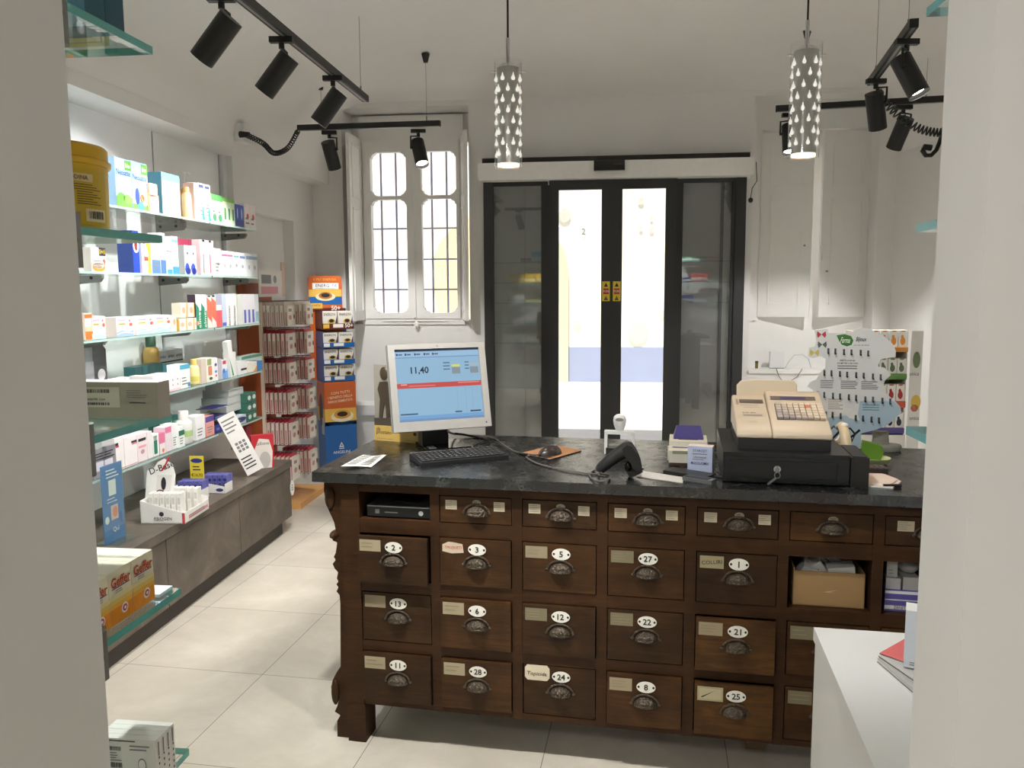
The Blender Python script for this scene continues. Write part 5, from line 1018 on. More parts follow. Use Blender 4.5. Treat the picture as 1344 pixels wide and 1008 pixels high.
P = [CW(836, 626), CW(896, 634.5), CW(897, 627), CW(845, 619)]; cx = sum(P, Vector())/4
t = thing('white_card', 'long white card lying beside the barcode scanner', 'paper', cx, 0); b = MB(); b.slab([((v-cx).x, (v-cx).y) for v in P], 0, .002, mat((206, 204, 200), .5)); b.build('card', t)

# cash drawer and register
def till():
    t = thing('cash_till', 'black metal cash drawer with key in its lock under the cash register', 'cash drawer', C.P(1.137, .05, ZC), C.a)
    W, H, Dp = .358, .093, .44; BK = mat((20, 21, 22), .35, key='till_black', var=.1)
    b = MB(); b.box(0, W, .004, Dp, .004, H, BK); b.build('case', t, .003)
    b = MB(); b.box(.008, W-.008, 0, .006, .01, H-.012, BK); b.box(.02, W-.03, -.004, .001, .016, .02, BK); b.box(.02, W-.03, -.004, .001, H-.026, H-.022, BK); b.box(.02, .024, -.004, .001, .016, H-.022, BK); b.box(W-.034, W-.03, -.004, .001, .016, H-.022, BK); b.build('drawer_front', t, .0015)
    b = MB(); b.cyl((.155, 0, .048), (.155, -.008, .048), .0105, None, CHROME, 20); b.cyl((.155, -.008, .048), (.155, -.012, .048), .006, None, STEEL, 12); b.build('lock', t)
    b = MB(); b.tube([(.155+.008*cos(k*PI/6), -.016, .032+.009*sin(k*PI/6)) for k in range(13)], .0015, STEEL, 6); b.box(.153, .157, -.02, -.012, .04, .056, STEEL); b.X = Matrix.Translation((.15, -.018, .024)) @ Matrix.Rotation(radians(50), 4, 'Y'); b.box(-.002, .004, -.001, .001, -.03, 0, STEEL); b.build('key', t)
    b = MB(); 
    for x in (.02, W-.04): b.box(x, x+.02, .02, .04, 0, .004, BLACK); b.box(x, x+.02, Dp-.04, Dp-.02, 0, .004, BLACK)
    b.build('foot_pad', t)
    z0 = ZC+H+.0005
    t = thing('cash_register', 'beige cash register with rows of keys on top of the black cash drawer', 'cash register', C.P(1.178, .10, z0), C.a)
    BE = mat((198, 182, 160), .42, key='beige_plastic', var=.02); W = .276; ml = .105
    def body(x0, x1, lift, nm):
        prof = [(0, .035), (0, .048), (.012, .058), (.05, .072), (.25, .131+lift), (.285, .138+lift), (.31, .126+lift), (.31, .035)]
        b = MB(); n = len(prof); V = [(x0, y, z) for y, z in prof]+[(x1, y, z) for y, z in prof]
        b.add(V, [[n+k, n+(k+1) % n, (k+1) % n, k] for k in range(n)]+[list(range(n)), list(range(2*n-1, n-1, -1))], BE)
        return b.build(nm, t, .004)
    body(0, ml-.001, -.008, 'printer_cover'); body(ml, W, .008, 'keyboard_case')
    b = MB(); b.box(.004, W-.004, .003, .305, 0, .036, mat((30, 29, 30), .5, key='dark_till_base')); b.build('base', t, .003)
    def slope(lift): 
        a = math.atan2(.131+lift-.072, .2); return Matrix.Translation((0, .05, .072)) @ Matrix.Rotation(-(PI/2-a), 4, 'X')
    b = MB(); b.X = slope(-.008)
    b.rect(.02, .095, .165, .198, mat((92, 82, 74), .3), -.0012); b.rect(.01, .016, .15, .2, mat((150, 140, 120), .4), -.0012); b.text('OLIVETTI 2', .055, .13, .007, GREYINK, -.0012, .06); b.lines(.02, .08, .145, .152, 1); b.text('ECR 400', .045, .085, .008, INK, -.0012, .04); b.lines(.025, .085, .055, .075, 2); b.oval(.055, .02, .014, .006, mat((196, 184, 158), .4), -.001); b.build('printed_marks', t)
    X = slope(.008)
    b = MB(); b.X = X; b.rect(ml+.012, W-.02, .168, .196, mat((104, 92, 84), .25), -.0012); b.rect(ml+.042, W-.05, .174, .19, mat((74, 62, 110), .2), -.0016); b.build('display_window', t)
    b = MB(); b.X = X; b.rect(ml+.02, W-.01, .03, .14, mat((70, 52, 42), .5), -.0008)
    KC = [mat((150, 140, 140), .4), mat((176, 162, 150), .4), mat((206, 190, 168), .4), mat((216, 200, 178), .4)]
    for r in range(6):
        for c in range(8):
            x = ml+.022+c*.0178; z = .033+r*.0178; m = KC[min(3, (c+r)//3)] if (r, c) != (4, 5) else mat((206, 110, 80), .4)
            b.box(x, x+.0155, -.008, -.0005, z, z+.0155, m)
    b.build('key_block', t, 0, False)
    b = MB(); b.X = Matrix.Translation((.02, .3, .08)) @ Matrix.Rotation(radians(-12), 4, 'X'); Q = [(0, 0), (.19, 0), (.19, .085), (.182, .098), (.06, .1), (.012, .095), (0, .082)]; b.prism(Q, 0, .006, mat((206, 190, 164), .4)); b.build('customer_display', t, .003)
    t = thing('black_organizer', 'narrow black upright box right of the cash drawer', 'box', C.P(1.499, .055, ZC), C.a)
    b = MB(); b.box(0, .05, 0, .2, 0, .0875, mat((30, 27, 25), .45)); b.box(.006, .044, .006, .194, .0875, .09, BLACK); b.build('box_body', t, .002)
    t = thing('tape_dispenser', 'cream desk tape dispenser behind the black upright box', 'tape dispenser', C.P(1.53, .37, ZC), C.a+radians(6))
    CM = mat((214, 196, 160), .4, key='cream_plastic')
    b = MB(); b.box(-.02, .02, -.05, .1, 0, .03, CM); b.build('base', t, .004)
    b = MB(); b.tube([(0, -.05, .03), (0, -.04, .08), (0, -.02, .115), (0, .01, .13), (0, .04, .12)], [.016, .018, .016, .014, .012], CM, 12); b.ell((.004, -.005, .134), (.012, .012, .008), WHITE, 10, 6); b.build('arm', t)
    t = thing('tangled_cable', 'tangle of black and white cable behind the register', 'cable', C.P(1.54, .47, ZC), C.a)
    b = MB(); b.tube([(.03*cos(k*.9)+.005*k-.02, .02*sin(k*.7), .06+.05*abs(sin(k*.8))) for k in range(14)], .004, BLACK, 6); b.tube([(.03*cos(k*.8+1)-.02, .02*sin(k*.9+1), .05+.05*abs(sin(k*.7))) for k in range(12)], .003, WHITE, 6); b.box(-.05, .02, -.01, .05, 0, .06, mat((190, 176, 150), .5)); b.build('cable_line', t)
    p = CW(1148, 608); t = thing('green_bowl', 'lime green plastic dish with pale rim right of the register', 'dish', p, C.a)
    b = MB(); b.lathe([(.03, 0), (.045, .012), (.05, .02), (.046, .02), (.03, .006)], mat((196, 206, 150), .35), n=24); b.build('dish', t)
    b = MB(); b.X = Matrix.Rotation(radians(8), 4, 'X'); b.prism([(-.04, .006), (.02, .006), (.028, .03), (.02, .055), (-.01, .066), (-.04, .072)], .012, .018, mat((98, 138, 46), .4, key='lime_green')); b.build('green_back', t, .002)
    p = CW(1150, 621); t = thing('calculator', 'dark brown calculator half hidden right of the black upright box', 'calculator', p, C.a)
    b = MB(); b.box(-.06, .03, -.02, .045, .002, .018, mat((40, 28, 24), .4)); b.box(-.06, .03, -.02, .045, 0, .002, BLACK)
    b.build('case', t, .003)
    b = MB()
    for i in range(4):
        for j in range(5): b.box(-.053+.016*j, -.041+.016*j, -.014+.013*i, -.005+.013*i, .018, .021, mat((92, 82, 78), .5))
    b.build('keys', t)
    P = [CW(1138, 639), CW(1172, 641.5), CW(1183, 633), CW(1158, 623), CW(1138, 622.5)]; cx = sum(P, Vector())/5
    t = thing('paper_napkin', 'pinkish white folded paper at the right end of the counter', 'paper', cx, 0)
    b = MB(); q = [((v-cx).x, (v-cx).y) for v in P]; b.slab(q, 0, .004, WHITE, mat((226, 204, 190), .6)); b.slab([(x*.8+.004, y*.7) for x, y in q], .004, .008, WHITE, mat((232, 210, 194), .6)); b.build('sheet', t)
    p = CW(1173, 639.5); t = thing('pen_cap', 'small dark pen end under the pinkish paper', 'pen', p, C.a); b = MB(); b.cyl((-.03, -.006, .005), (.02, .0, .005), .005, None, mat((30, 24, 24), .3), 10); b.build('barrel', t)
till()

# die-cut jewellery card on a printed stump
def jewel():
    w = .62; pts = [(60, 270), (65, 205), (108, 195), (120, 160), (110, 75), (205, 65), (207, 95), (380, 95), (400, 74), (450, 58), (520, 66), (560, 92), (572, 130), (582, 92), (640, 135), (690, 185), (705, 230), (702, 274), (660, 276), (590, 290), (575, 342), (620, 350), (655, 378), (668, 405), (622, 448), (612, 500), (640, 545), (700, 598), (738, 640), (745, 680), (705, 722), (640, 772), (560, 806), (450, 832), (450, 945), (250, 945), (238, 832), (192, 700), (135, 600), (92, 512), (55, 490), (75, 455), (120, 438), (155, 380), (188, 348), (190, 288), (155, 266), (100, 280)]
    c2 = lambda x, y, ww=w: C.onw(1050+x/5.6, 420+y/5.6, ww)
    u0 = c2(400, 900)[0]; X = Matrix.Translation((-u0, -w, -ZC))
    t = thing('jewellery_display', 'die-cut white jewellery card display with rows of hooks and green leaf logo', 'display card', C.P(u0, w, ZC), C.a)
    GR = mat((214, 214, 212), .5, key='pearl_card', var=.02); BL = mat((168, 188, 202), .5, key='pale_blue_card', var=.03)
    b = MB(); b.X = X; Q = [c2(*p) for p in pts][::-1]; Q = [(u, max(z, ZC+.0005)) for u, z in Q]; b.prism(Q, w, w+.004, GR); b.build('board', t)
    b = MB(); b.X = X
    def R(x0, x1, y0, y1, m, y=w-.0006):
        a, c = c2(x0, y1), c2(x1, y0); b.rect(a[0], c[0], a[1], c[1], m, y)
    def PL(P_, m, y=w-.0006): b.poly([c2(*p) for p in P_][::-1], m, y)
    PL([(245, 940), (448, 940), (448, 830), (560, 804), (640, 770), (700, 722), (740, 680), (735, 640), (690, 596), (440, 596), (425, 690), (440, 740), (400, 730), (375, 690), (350, 700), (200, 720), (240, 830)], BL)
    PL([(135, 600), (165, 575), (200, 580), (330, 590), (330, 645), (380, 650), (420, 690), (440, 738), (360, 720), (330, 690), (200, 715), (190, 690)], mat((222, 218, 212), .5), w-.0009)
    LF = mat((60, 120, 50), .4); PL([(268, 112), (330, 104), (375, 118), (392, 150), (380, 182), (345, 194), (305, 180), (285, 150)], LF, w-.001)
    a = c2(335, 148); b.text('Farma', a[0], a[1], .02, WHITE, w-.0018, .032, slant=.25); a = c2(450, 146); b.text('Bijoux', a[0], a[1], .02, INK, w-.0012, .034, slant=.2); a = c2(450, 184); b.text('con noi sei unica', a[0], a[1], .005, GREYINK, w-.0012)
    a = c2(350, 298); b.text('RISPETTA LA NATURA', a[0], a[1], .006, INK, w-.0012, .05); a = c2(350, 318); b.text('NON METTERE L\'ORECCHINO', a[0], a[1], .006, INK, w-.0012, .07)
    for y in (338, 356): R(275, 420, y-3, y+3, GREYINK)
    for x in (150, 300, 450):
        for k in range(5): R(x, x+random.uniform(80, 130), 438+13*k+x*.03, 443+13*k+x*.03, GREYINK)
    for k in range(6): R(205, 205+random.uniform(70, 120), 580+14*k, 585+14*k, mat((176, 168, 160), .6), w-.0012)
    for k in range(3): R(460, 580, 622+18*k, 627+18*k, mat((110, 150, 160), .6), w-.0012)
    b.build('printed_marks', t)
    for (x, y, c_) in ((158, 106, (186, 60, 74)), (163, 180, (96, 100, 96)), (105, 240, (206, 186, 80))):
        b = MB(); b.X = X
        for s in (-1, 1): PL([(x, y), (x+s*30, y-24), (x+s*34, y+4), (x+s*26, y+26)], mat(c_, .5), w-.001)
        b.build('butterfly_badge', t)
    HK = mat((96, 98, 104), .3, .6)
    for row_ in ([(207, 225), (259, 228), (322, 233), (377, 235), (445, 238), (500, 243)], [(178, 385), (230, 388), (292, 393), (345, 398), (412, 402), (467, 406), (535, 412), (592, 417)], [(127, 542), (177, 547), (241, 553), (293, 558), (358, 564), (411, 570), (479, 580), (535, 582), (604, 590), (662, 595)], [(190, 690), (238, 693), (297, 702), (408, 716), (462, 720), (524, 728), (579, 735)]):
        for p in row_:
            b = MB(); b.X = X; u, z = c2(*p); b.box(u-.003, u+.003, w-.004, w, z-.009, z+.009, HK); b.box(u-.0025, u+.0025, w-.012, w-.003, z-.011, z-.006, BLACK); b.build('hook', t, 0, False)
    u, z = c2(610, 900)
    t2 = thing('stump_plinth', 'oval grey wood-print plinth with stub at the back right of the counter', 'display plinth', C.P(c2(610, 900)[0], .66, ZC), C.a)
    SG = wood_dark('grey_wood_print', (128, 126, 118), (98, 96, 90), (154, 152, 144), (0, PI/2, 0))
    b = MB(); b.lathe([(.068, 0), (.072, .008), (.072, .018), (.067, .024)], SG, n=32, sy=.5); b.build('oval_base', t2)
    b = MB(); b.lathe([(.03, .024), (.027, .05), (.028, .07)], SG, n=16, sy=.5); b.build('stub', t2)
jewel()
# corrugated fruit-juice style floor display near the right wall
def fruit():
    Y = 4.7; E = Frame(radians(-4), (0, Y)); at = lambda px, py: E.onw(px, py, 0)
    uL, uR, uW = at(1128, 500)[0], at(1191.5, 500)[0], at(1207, 500)[0]
    t = thing('fruit_display', 'white cardboard floor display with fruit packs and printed side wing by the right wall', 'display rack', E.P(uL, 0, 0), E.a)
    W = uR-uL; X = Matrix.Translation((-uL, 0, 0))
    WC = mat((224, 222, 216), .5); zt = at(1180, 436)[1]
    b = MB(); b.box(0, .006, 0, .26, 0, zt, WC); b.box(W-.006, W, .02, .26, 0, zt, WC); b.box(0, W, .255, .26, 0, zt, WC); b.box(0, W, .0, .01, 0, at(1180, 571)[1], WC); b.build('body', t)
    b = MB(); b.box(W, uW-uL, -.02, -.014, 0, at(1195, 434)[1], WC)
    b.X = X @ Matrix.Translation((0, -.0206, 0))
    for (px, py, rx, rz_, c_) in ((1201, 472, .02, .045, (110, 130, 90)), (1200, 527, .026, .04, (222, 186, 90)), (1198, 535, .02, .02, (214, 120, 100))):
        u, z = at(px, py); b.oval(u, z, rx, rz_, mat(c_, .5), -.0003)
    for px, py in ((1198, 490), (1198, 548)): u, z = at(px, py); b.text('unica', u, z, .02, GREYINK, -.001, .05)
    b.build('side_wing', t)
    for k, (zb, zc_, col, nm, fr, yt) in enumerate(((456, 462, (206, 140, 60), 'orange', (226, 150, 60), 434), (491, 498, (96, 140, 66), 'green', (92, 110, 84), 471), (527, 535, (200, 90, 60), 'red', (170, 50, 46), 505), (562, 569, (86, 74, 140), 'violet', (40, 40, 60), 542))):
        z1, z0 = at(1180, zb)[1], at(1180, zc_)[1]
        b = MB(); b.box(.006, W-.006, 0, .25, z0, z1, mat(col, .5)); b.build('tier_shelf', t)
        H = at(1180, yt)[1]-z1
        n = 5; st = (W-.016)/n
        for i in range(n):
            pbox(E, uL+.008+i*st+.002, .012, z1+.001, st-.004, H, .06, (236, 234, 228), 'white fruit pack with '+nm+' fruit, '+ORD[i]+' from left on the floor display', group='fruit packs with '+nm+' fruit', spots=((.5, .36, .3, .24, fr), (.42, .62, .16, .12, fr), (.5, .96, .3, .05, col)), name='fruit_pack')
fruit()
# things on the right window ledge
def ledge(px, py): 
    u, z = D.onw(px, py, 6.86); return u
t = thing('wall_router', 'small white router box standing on the right window ledge', 'router', D.P(ledge(1019.5, 483), 6.86, .8535), D.a)
b = MB(); b.box(-.056, .056, 0, .03, .004, D.onw(1019, 461.5, 6.86)[1]-.8535, mat((222, 222, 222), .4)); b.box(-.056, .056, -.01, .04, 0, .005, GREYPL); b.build('case', t, .004)
t = thing('small_vial', 'tiny brown vial with green cap at the left end of the right window ledge', 'vial', D.P(ledge(993, 483), 6.86, .8535), D.a)
b = MB(); b.cyl((0, 0, 0), (0, 0, .045), .012, None, mat((120, 100, 50), .3), 14); b.build('vial_body', t); b = MB(); b.cyl((0, 0, .045), (0, 0, .06), .013, None, mat((60, 80, 50), .4), 14); b.build('cap', t)
t = thing('router_cable', 'thin white cable arching over the right window ledge', 'cable', D.P(ledge(1047, 483), 6.85, .8535), D.a)
b = MB(); b.tube([(-.1, 0, .003), (-.07, 0, .06), (-.03, 0, .11), (.03, 0, .115), (.08, 0, .08), (.1, 0, .01)], .004, mat((200, 200, 198), .5), 6); b.build('cable_line', t)
for i, (a, c_) in enumerate((((1019, 484), (1027, 500)), ((1053, 484), (1038, 500)))):
    p, q = D.onw(*a, 6.74), D.onw(*c_, 6.74); o = D.P(p[0], 6.74, p[1]); t = thing('hanging_wire', ('thin grey wire hanging down below the white router', 'thin grey wire hanging down right of the white router')[i], 'cable', o, D.a)
    b = MB(); b.tube([(0, .0, .0), ((q[0]-p[0])*.4, -.002, (q[1]-p[1])*.6), (q[0]-p[0], 0, q[1]-p[1]), (q[0]-p[0], 0, q[1]-p[1]-.12)], .003, GREYPL, 6); b.build('cable_line', t)

# ================================================================== BLUE AND ORANGE FLOOR DISPLAY (left window)
def totem():
    k = .95; a = radians(26); W, Dp = .25, .24
    BLp = Vector((-1.65, 6.994, 0))*k; fl = Vector((BLp.x+sin(a)*Dp, BLp.y-cos(a)*Dp, 0))
    E = Frame(a, (fl.x, fl.y)); at = E.onw; Z = lambda py: at(446, py, 0)[1]
    t = thing('papaya_display', 'tall blue and orange cardboard floor display of food supplement boxes left of the window', 'display rack', E.P(0, 0, 0), E.a)
    OR = mat((196, 96, 40), .45, key='orange_print', var=.06); BU = mat((24, 96, 168), .4, key='blue_print', var=.04); YE = mat((224, 180, 80), .45, key='yellow_print', var=.06)
    z1 = Z(501)
    b = MB(); b.box(0, W, 0, Dp, 0, z1, BU)
    zs = Z(558); zo = Z(536)
    b.rect(0, W, zo, z1, OR, -.0008); b.rect(0, W, zs, zo, YE, -.0008)
    b.poly([(0, zs), (W, zs), (W, zs+.03), (W*.8, zs-.01), (W*.5, zs-.02), (W*.2, zs-.01), (0, zs+.03)], BU, -.001)
    b.oval(W*.55, zs+.07, W*.36, .045, mat((232, 224, 196), .4), -.0014); b.oval(W*.55, zs+.085, W*.27, .035, mat((206, 150, 60), .4), -.0018); b.oval(W*.55, zs+.088, W*.17, .02, mat((44, 30, 24), .4), -.0022)
    for i, s in enumerate(('CON TUTTI', 'I BENEFICI DELLA', 'PAPAYA FERMENTATA')): b.text(s, W*.5, z1-.085-.033*i, .02, mat((240, 220, 190), .5), -.0014, W*.78, rot=.08)
    zl = Z(590); b.poly([(W*.5, zl+.06), (W*.42, zl+.02), (W*.58, zl+.02)], WHITE, -.0012); b.poly([(W*.5, zl+.045), (W*.46, zl+.028), (W*.54, zl+.028)], BU, -.0016); b.rect(W*.42, W*.58, zl+.006, zl+.012, WHITE, -.0012); b.text('ANGELINI', W*.5, zl-.02, .022, WHITE, -.0012, W*.56)
    b.X = Matrix.Rotation(-PI/2, 4, 'Z') @ Matrix.Translation((-Dp, 0, 0)); b.rect(0, Dp, zo, z1, OR, -.0008); b.rect(0, Dp, zs+.02, zo, YE, -.0008); b.oval(Dp*.5, (zo+zs)/2+.05, .06, .13, mat((60, 44, 34), .5), -.0012); b.rect(Dp*.55, Dp*.9, zl+.12, zl+.25, mat((200, 206, 214), .5), -.0012)
    b.build('base_box', t)
    tiers = [(500, 478, BU), (478, 457, BU), (456, 435, BU), (432, 407, mat((96, 40, 32), .4))]
    BXW = mat((232, 226, 212), .45)
    for i, (yb, yt, m) in enumerate(tiers):
        zb, zt = Z(yb)+.004, Z(yt); lip = (zt-zb)*.28
        b = MB(); b.box(0, W, 0, Dp, zb-.004, zb, m); b.box(0, W, 0, .004, zb, zb+lip, m); b.box(0, .004, 0, Dp, zb, zt, m); b.box(W-.004, W, 0, Dp, zb, zb+lip, m); b.box(0, W, Dp-.004, Dp, zb, zt+.01, m)
        b.X = Matrix.Identity(4); c1 = (WHITE if i < 3 else YE); b.rect(W*.03, W*.22, zb+lip*.1, zb+lip*.9, c1, -.001); b.rect(W*.34, W*.66, zb+lip*.2, zb+lip*.9, WHITE, -.001)
        if i == 3: b.text('50+', W*.84, zb+lip*.6, lip*.8, WHITE, -.001)
        b.build('tier_tray', t)
        for j in range(2):
            bw = W*.455; x0 = .006+j*(W*.49)
            M = E.P(x0, .012, zb+.001)
            def deco(bb, w_, h_, d_): 
                bb.text('ENERGYA', w_*.5, h_*.82, h_*.15, mat((30, 34, 70), .5, var=0), w=w_*.8); bb.oval(w_*.62, h_*.42, w_*.26, h_*.16, mat((206, 176, 80), .45)); bb.oval(w_*.62, h_*.45, w_*.17, h_*.1, INK, -.0012); bb.poly([(w_*.86, h_*.3), (w_, h_*.3), (w_, h_*.75)], mat((60, 50, 110), .4))
                if i == 3: bb.rect(0, w_, h_*.0, h_*.3, mat((216, 180, 120), .45), -.0005)
            pbox(E, x0, .012, zb+.001, bw, (zt-zb)*.93, .15, (230, 226, 216), ('Left' if j == 0 else 'Right')+' white supplement box on the '+('lowest', 'second lowest', 'third lowest', 'top')[i]+' tier of the papaya display', group='supplement boxes in the papaya display', deco=deco, name='supplement_box')
    # header board at the back
    y = Dp-.006; za, zb = at(430, 409, y)[1], at(430, 362, y)[1]; u0, u1 = at(405, 390, y)[0], at(449, 390, y)[0]
    b = MB(); r = .03; P = [(u0, z1), (u1, z1), (u1, zb-r)]+[(u1-r+r*cos(k*PI/8), zb-r+r*sin(k*PI/8)) for k in range(1, 5)]+[(u0+r+r*cos(k*PI/8), zb-r+r*sin(k*PI/8)) for k in range(4, 9)]
    b.prism(P, y, y+.006, OR); w_, h_ = u1-u0, zb-za; b.X = Matrix.Translation((u0, y, za))
    b.rect(.003, w_-.003, h_*.35, h_*.62, YE, -.001); b.rect(.003, w_-.003, h_*.2, h_*.42, BU, -.0012); b.oval(w_*.5, h_*.42, w_*.3, h_*.12, mat((226, 214, 180), .4), -.0016); b.oval(w_*.5, h_*.45, w_*.2, h_*.1, mat((170, 110, 50), .4), -.002); b.oval(w_*.5, h_*.46, w_*.13, h_*.06, INK, -.0024)
    b.rect(w_*.12, w_*.9, h_*.63, h_*.8, WHITE, -.0012); b.text('ENERG', w_*.42, h_*.73, h_*.09, mat((26, 30, 60), .5, var=0), -.002, w_*.46); b.text('YA', w_*.77, h_*.73, h_*.09, mat((80, 140, 200), .5, var=0), -.002, w_*.16); b.lines(w_*.2, w_*.8, h_*.64, h_*.67, 1, GREYINK, -.002)
    b.text('E PIU\' ENERGIA', w_*.5, h_*.9, h_*.07, YE, -.0012, w_*.7); b.rect(.003, w_*.4, h_*.09, h_*.24, YE, -.0016); b.text("NOVITA'", w_*.2, h_*.18, h_*.06, INK, -.002, w_*.3); b.rect(0, w_, 0, h_*.1, mat((96, 40, 32), .4), -.0014); b.text('50+', w_*.8, h_*.1, h_*.13, WHITE, -.002)
    b.build('header_board', t)
totem()

# ================================================================== NEAR SHELVES BESIDE THE PASSAGE, DESK
EDGE3 = mat((96, 170, 176), .2, key='blue_green_glass_edge', var=.08)
NZ = [1.884, 1.589, 1.297, .996, .706]
for k, z in enumerate(NZ):
    t = thing('glass_shelf', ('top', 'second', 'middle', 'fourth', 'lowest')[k]+' glass shelf beside the left pillar, green end edge towards the passage', 'glass shelf', D.P(-.724, 1.028, z-.012), D.a, 'glass shelves beside the left pillar')
    b = MB(); b.box(-1.28, 0, 0, .266, 0, .012, SHELFGLASS, right=EDGE, back=EDGE); b.build('glass_pane', t)
    b = MB(); b.slab([(-.028, 0), (.004, 0), (.004, .05), (-.004, .062), (-.028, .062)], -.045, .03, GREYPL); b.cyl((.004, .03, -.008), (.006, .03, -.008), .009, None, BLACK, 12); b.build('shelf_bracket', t, .004)
    if k > 2: continue
    t = thing('glass_shelf', ('top', 'second', 'middle', 'fourth', 'lowest')[k]+' glass shelf beside the right pillar, blue-green end edge', 'glass shelf', D.P(.432, 1.028, z-.012), D.a, 'glass shelves beside the right pillar')
    b = MB(); b.box(0, 1.3, 0, .236, 0, .012, SHELFGLASS, left=EDGE3, back=EDGE3); b.build('glass_pane', t)
    b = MB(); b.box(0, .02, 0, .06, -.04, 0, GREYPL); b.build('shelf_bracket', t)
def nb(px, w0, w1, W, z, H, base, label, cat='box', right=None, back=None, u=-.735, **kw):
    """box on a near shelf, its side face turned to the passage; w0..w1 along the wall normal"""
    b = MB(); m = mat(base, .42); b.box(-W, 0, 0, w1-w0, 0, H, m, **({'right': mat(right, .42)} if right else {}), **({'top': mat(kw['top'], .42)} if kw.get('top') else {}))
    Xr = Matrix.Translation((0, 0, 0)) @ Matrix.Rotation(PI/2, 4, 'Z')    # prints on the right face: x runs away from us
    b.X = Xr
    if kw.get('deco'): kw['deco'](b, w1-w0, H)
    b.X = Matrix.Translation((-W, 0, 0))
    if kw.get('front'): kw['front'](b, W, H)
    o = b.build('product_box', None, 0, False); place(o, D.P(u, w0, z+.001), D.a); return tag(o, label, cat, kw.get('group'))
nb(0, 1.139, 1.187, .11, NZ[0], .26, (116, 176, 206), 'nearer dark teal carton with light blue back, top shelf by the left pillar', right=(10, 84, 104), front=lambda b, W, H: b.lines(W*.1, W*.9, H*.1, H*.9, 5, WHITE))
nb(0, 1.188, 1.236, .11, NZ[0], .26, (10, 78, 98), 'dark teal carton on the top shelf by the left pillar, farther one', deco=lambda b, W, H: (b.oval(W*.6, H*.55, .008, .008, c3(90, 150, 80)), b.rect(0, W*.05, H*.3, H, c3(120, 160, 170))))
for k in range(2): nb(0, 1.24+.024*k, 1.26+.024*k, .14, NZ[0], .1, (232, 214, 150), ('Nearer', 'Farther')[k]+' pale yellow carton behind the dark teal cartons on the top shelf', u=-.79, group='pale yellow cartons')
# yellow tub
t = thing('yellow_tub', 'big yellow screw-lid tub with barcode label on the second shelf by the left pillar', 'tub', D.P(-.832, 1.165, NZ[1]+.001), D.a)
YL = mat((216, 178, 30), .35, key='yellow_plastic', var=.03)
b = MB(); R_ = .088; b.lathe([(R_*.94, 0), (R_*.96, .004), (R_*.98, .092)], YL, n=40); b.build('tub_body', t)
b = MB(); b.lathe([(R_*1.01, .092), (R_*1.03, .095), (R_*1.03, .1), (R_*.99, .102), (R_*.99, .118), (R_*.95, .122), (.001, .122)], mat((222, 176, 30), .3), n=40); b.build('lid', t)
b = MB()
def wrap(fn):   # print laid round the tub wall
    q = MB(); fn(q); k = len(b.V)
    for v in q.V: a = -PI/2+(v.x+.078)/R_; b.V.append(Vector(((R_*.985-v.y)*cos(a), (R_*.985-v.y)*sin(a), v.z)))
    for f, i in zip(q.F, q.I): b.F.append([k+n for n in f]); b.I.append(b.mi(q.M[i]))
def strip(q, x0, x1, z0, z1, m, y=-.0006):
    n = max(1, int((x1-x0)/.008))
    for i in range(n): q.rect(x0+(x1-x0)*i/n, x0+(x1-x0)*(i+1)/n, z0, z1, m, y)
def lbl(q):
    strip(q, -.06, .075, .006, .084, mat((208, 176, 40), .4)); strip(q, .03, .068, .01, .028, mat((226, 212, 170), .5), -.0012); q.bars(.035, .064, .014, .025, 16, y=-.002)
    strip(q, .0, .045, .066, .077, mat((222, 206, 150), .5), -.0012); q.text('IODINA', .021, .0715, .0062, c3(110, 30, 40), -.002, .036)
    for k in range(9): strip(q, -.03 if k > 5 else .018, .06-.008*(k % 3), .034+.0034*k, .0352+.0034*k, mat((96, 84, 30), .5), -.0012)
wrap(lbl); b.build('label', t)
# grey package seen from behind
def gp(b, W, H):
    b.rect(W*.28, W*.68, H*.3, H*.86, mat((206, 200, 186), .5), -.0008); b.bars(W*.38, W*.6, H*.7, H*.8, 22, y=-.0014); b.bars(W*.38, W*.6, H*.36, H*.43, 20, y=-.0014); b.text('A006789 12A4', W*.48, H*.52, H*.06, INK, -.0014)
    b.rect(W*.08, W*.25, H*.5, H*.76, mat((196, 190, 170), .5), -.0008); b.oval(W*.14, H*.32, W*.06, H*.13, mat((206, 200, 186), .5), -.0008)
    for dx, dz in ((.025, 0), (-.025, 0), (0, .05), (0, -.05)): b.oval(W*(.14+dx), H*(.32+dz), W*.012, H*.026, INK, -.0014, 8)
    b.lines(W*.06, W*.26, H*.8, H*.94, 4, INK, -.0008); b.lines(W*.74, W*.94, H*.55, H*.8, 4, GREYINK, -.0008); b.lines(W*.76, W*.94, H*.4, H*.46, 1, INK, -.0008)
nb(0, 1.232, 1.268, .2, NZ[2], .058, (166, 160, 146), 'grey package with barcode label on the middle shelf by the left pillar', u=-.711, right=(172, 166, 154), front=gp, top=(236, 234, 228))
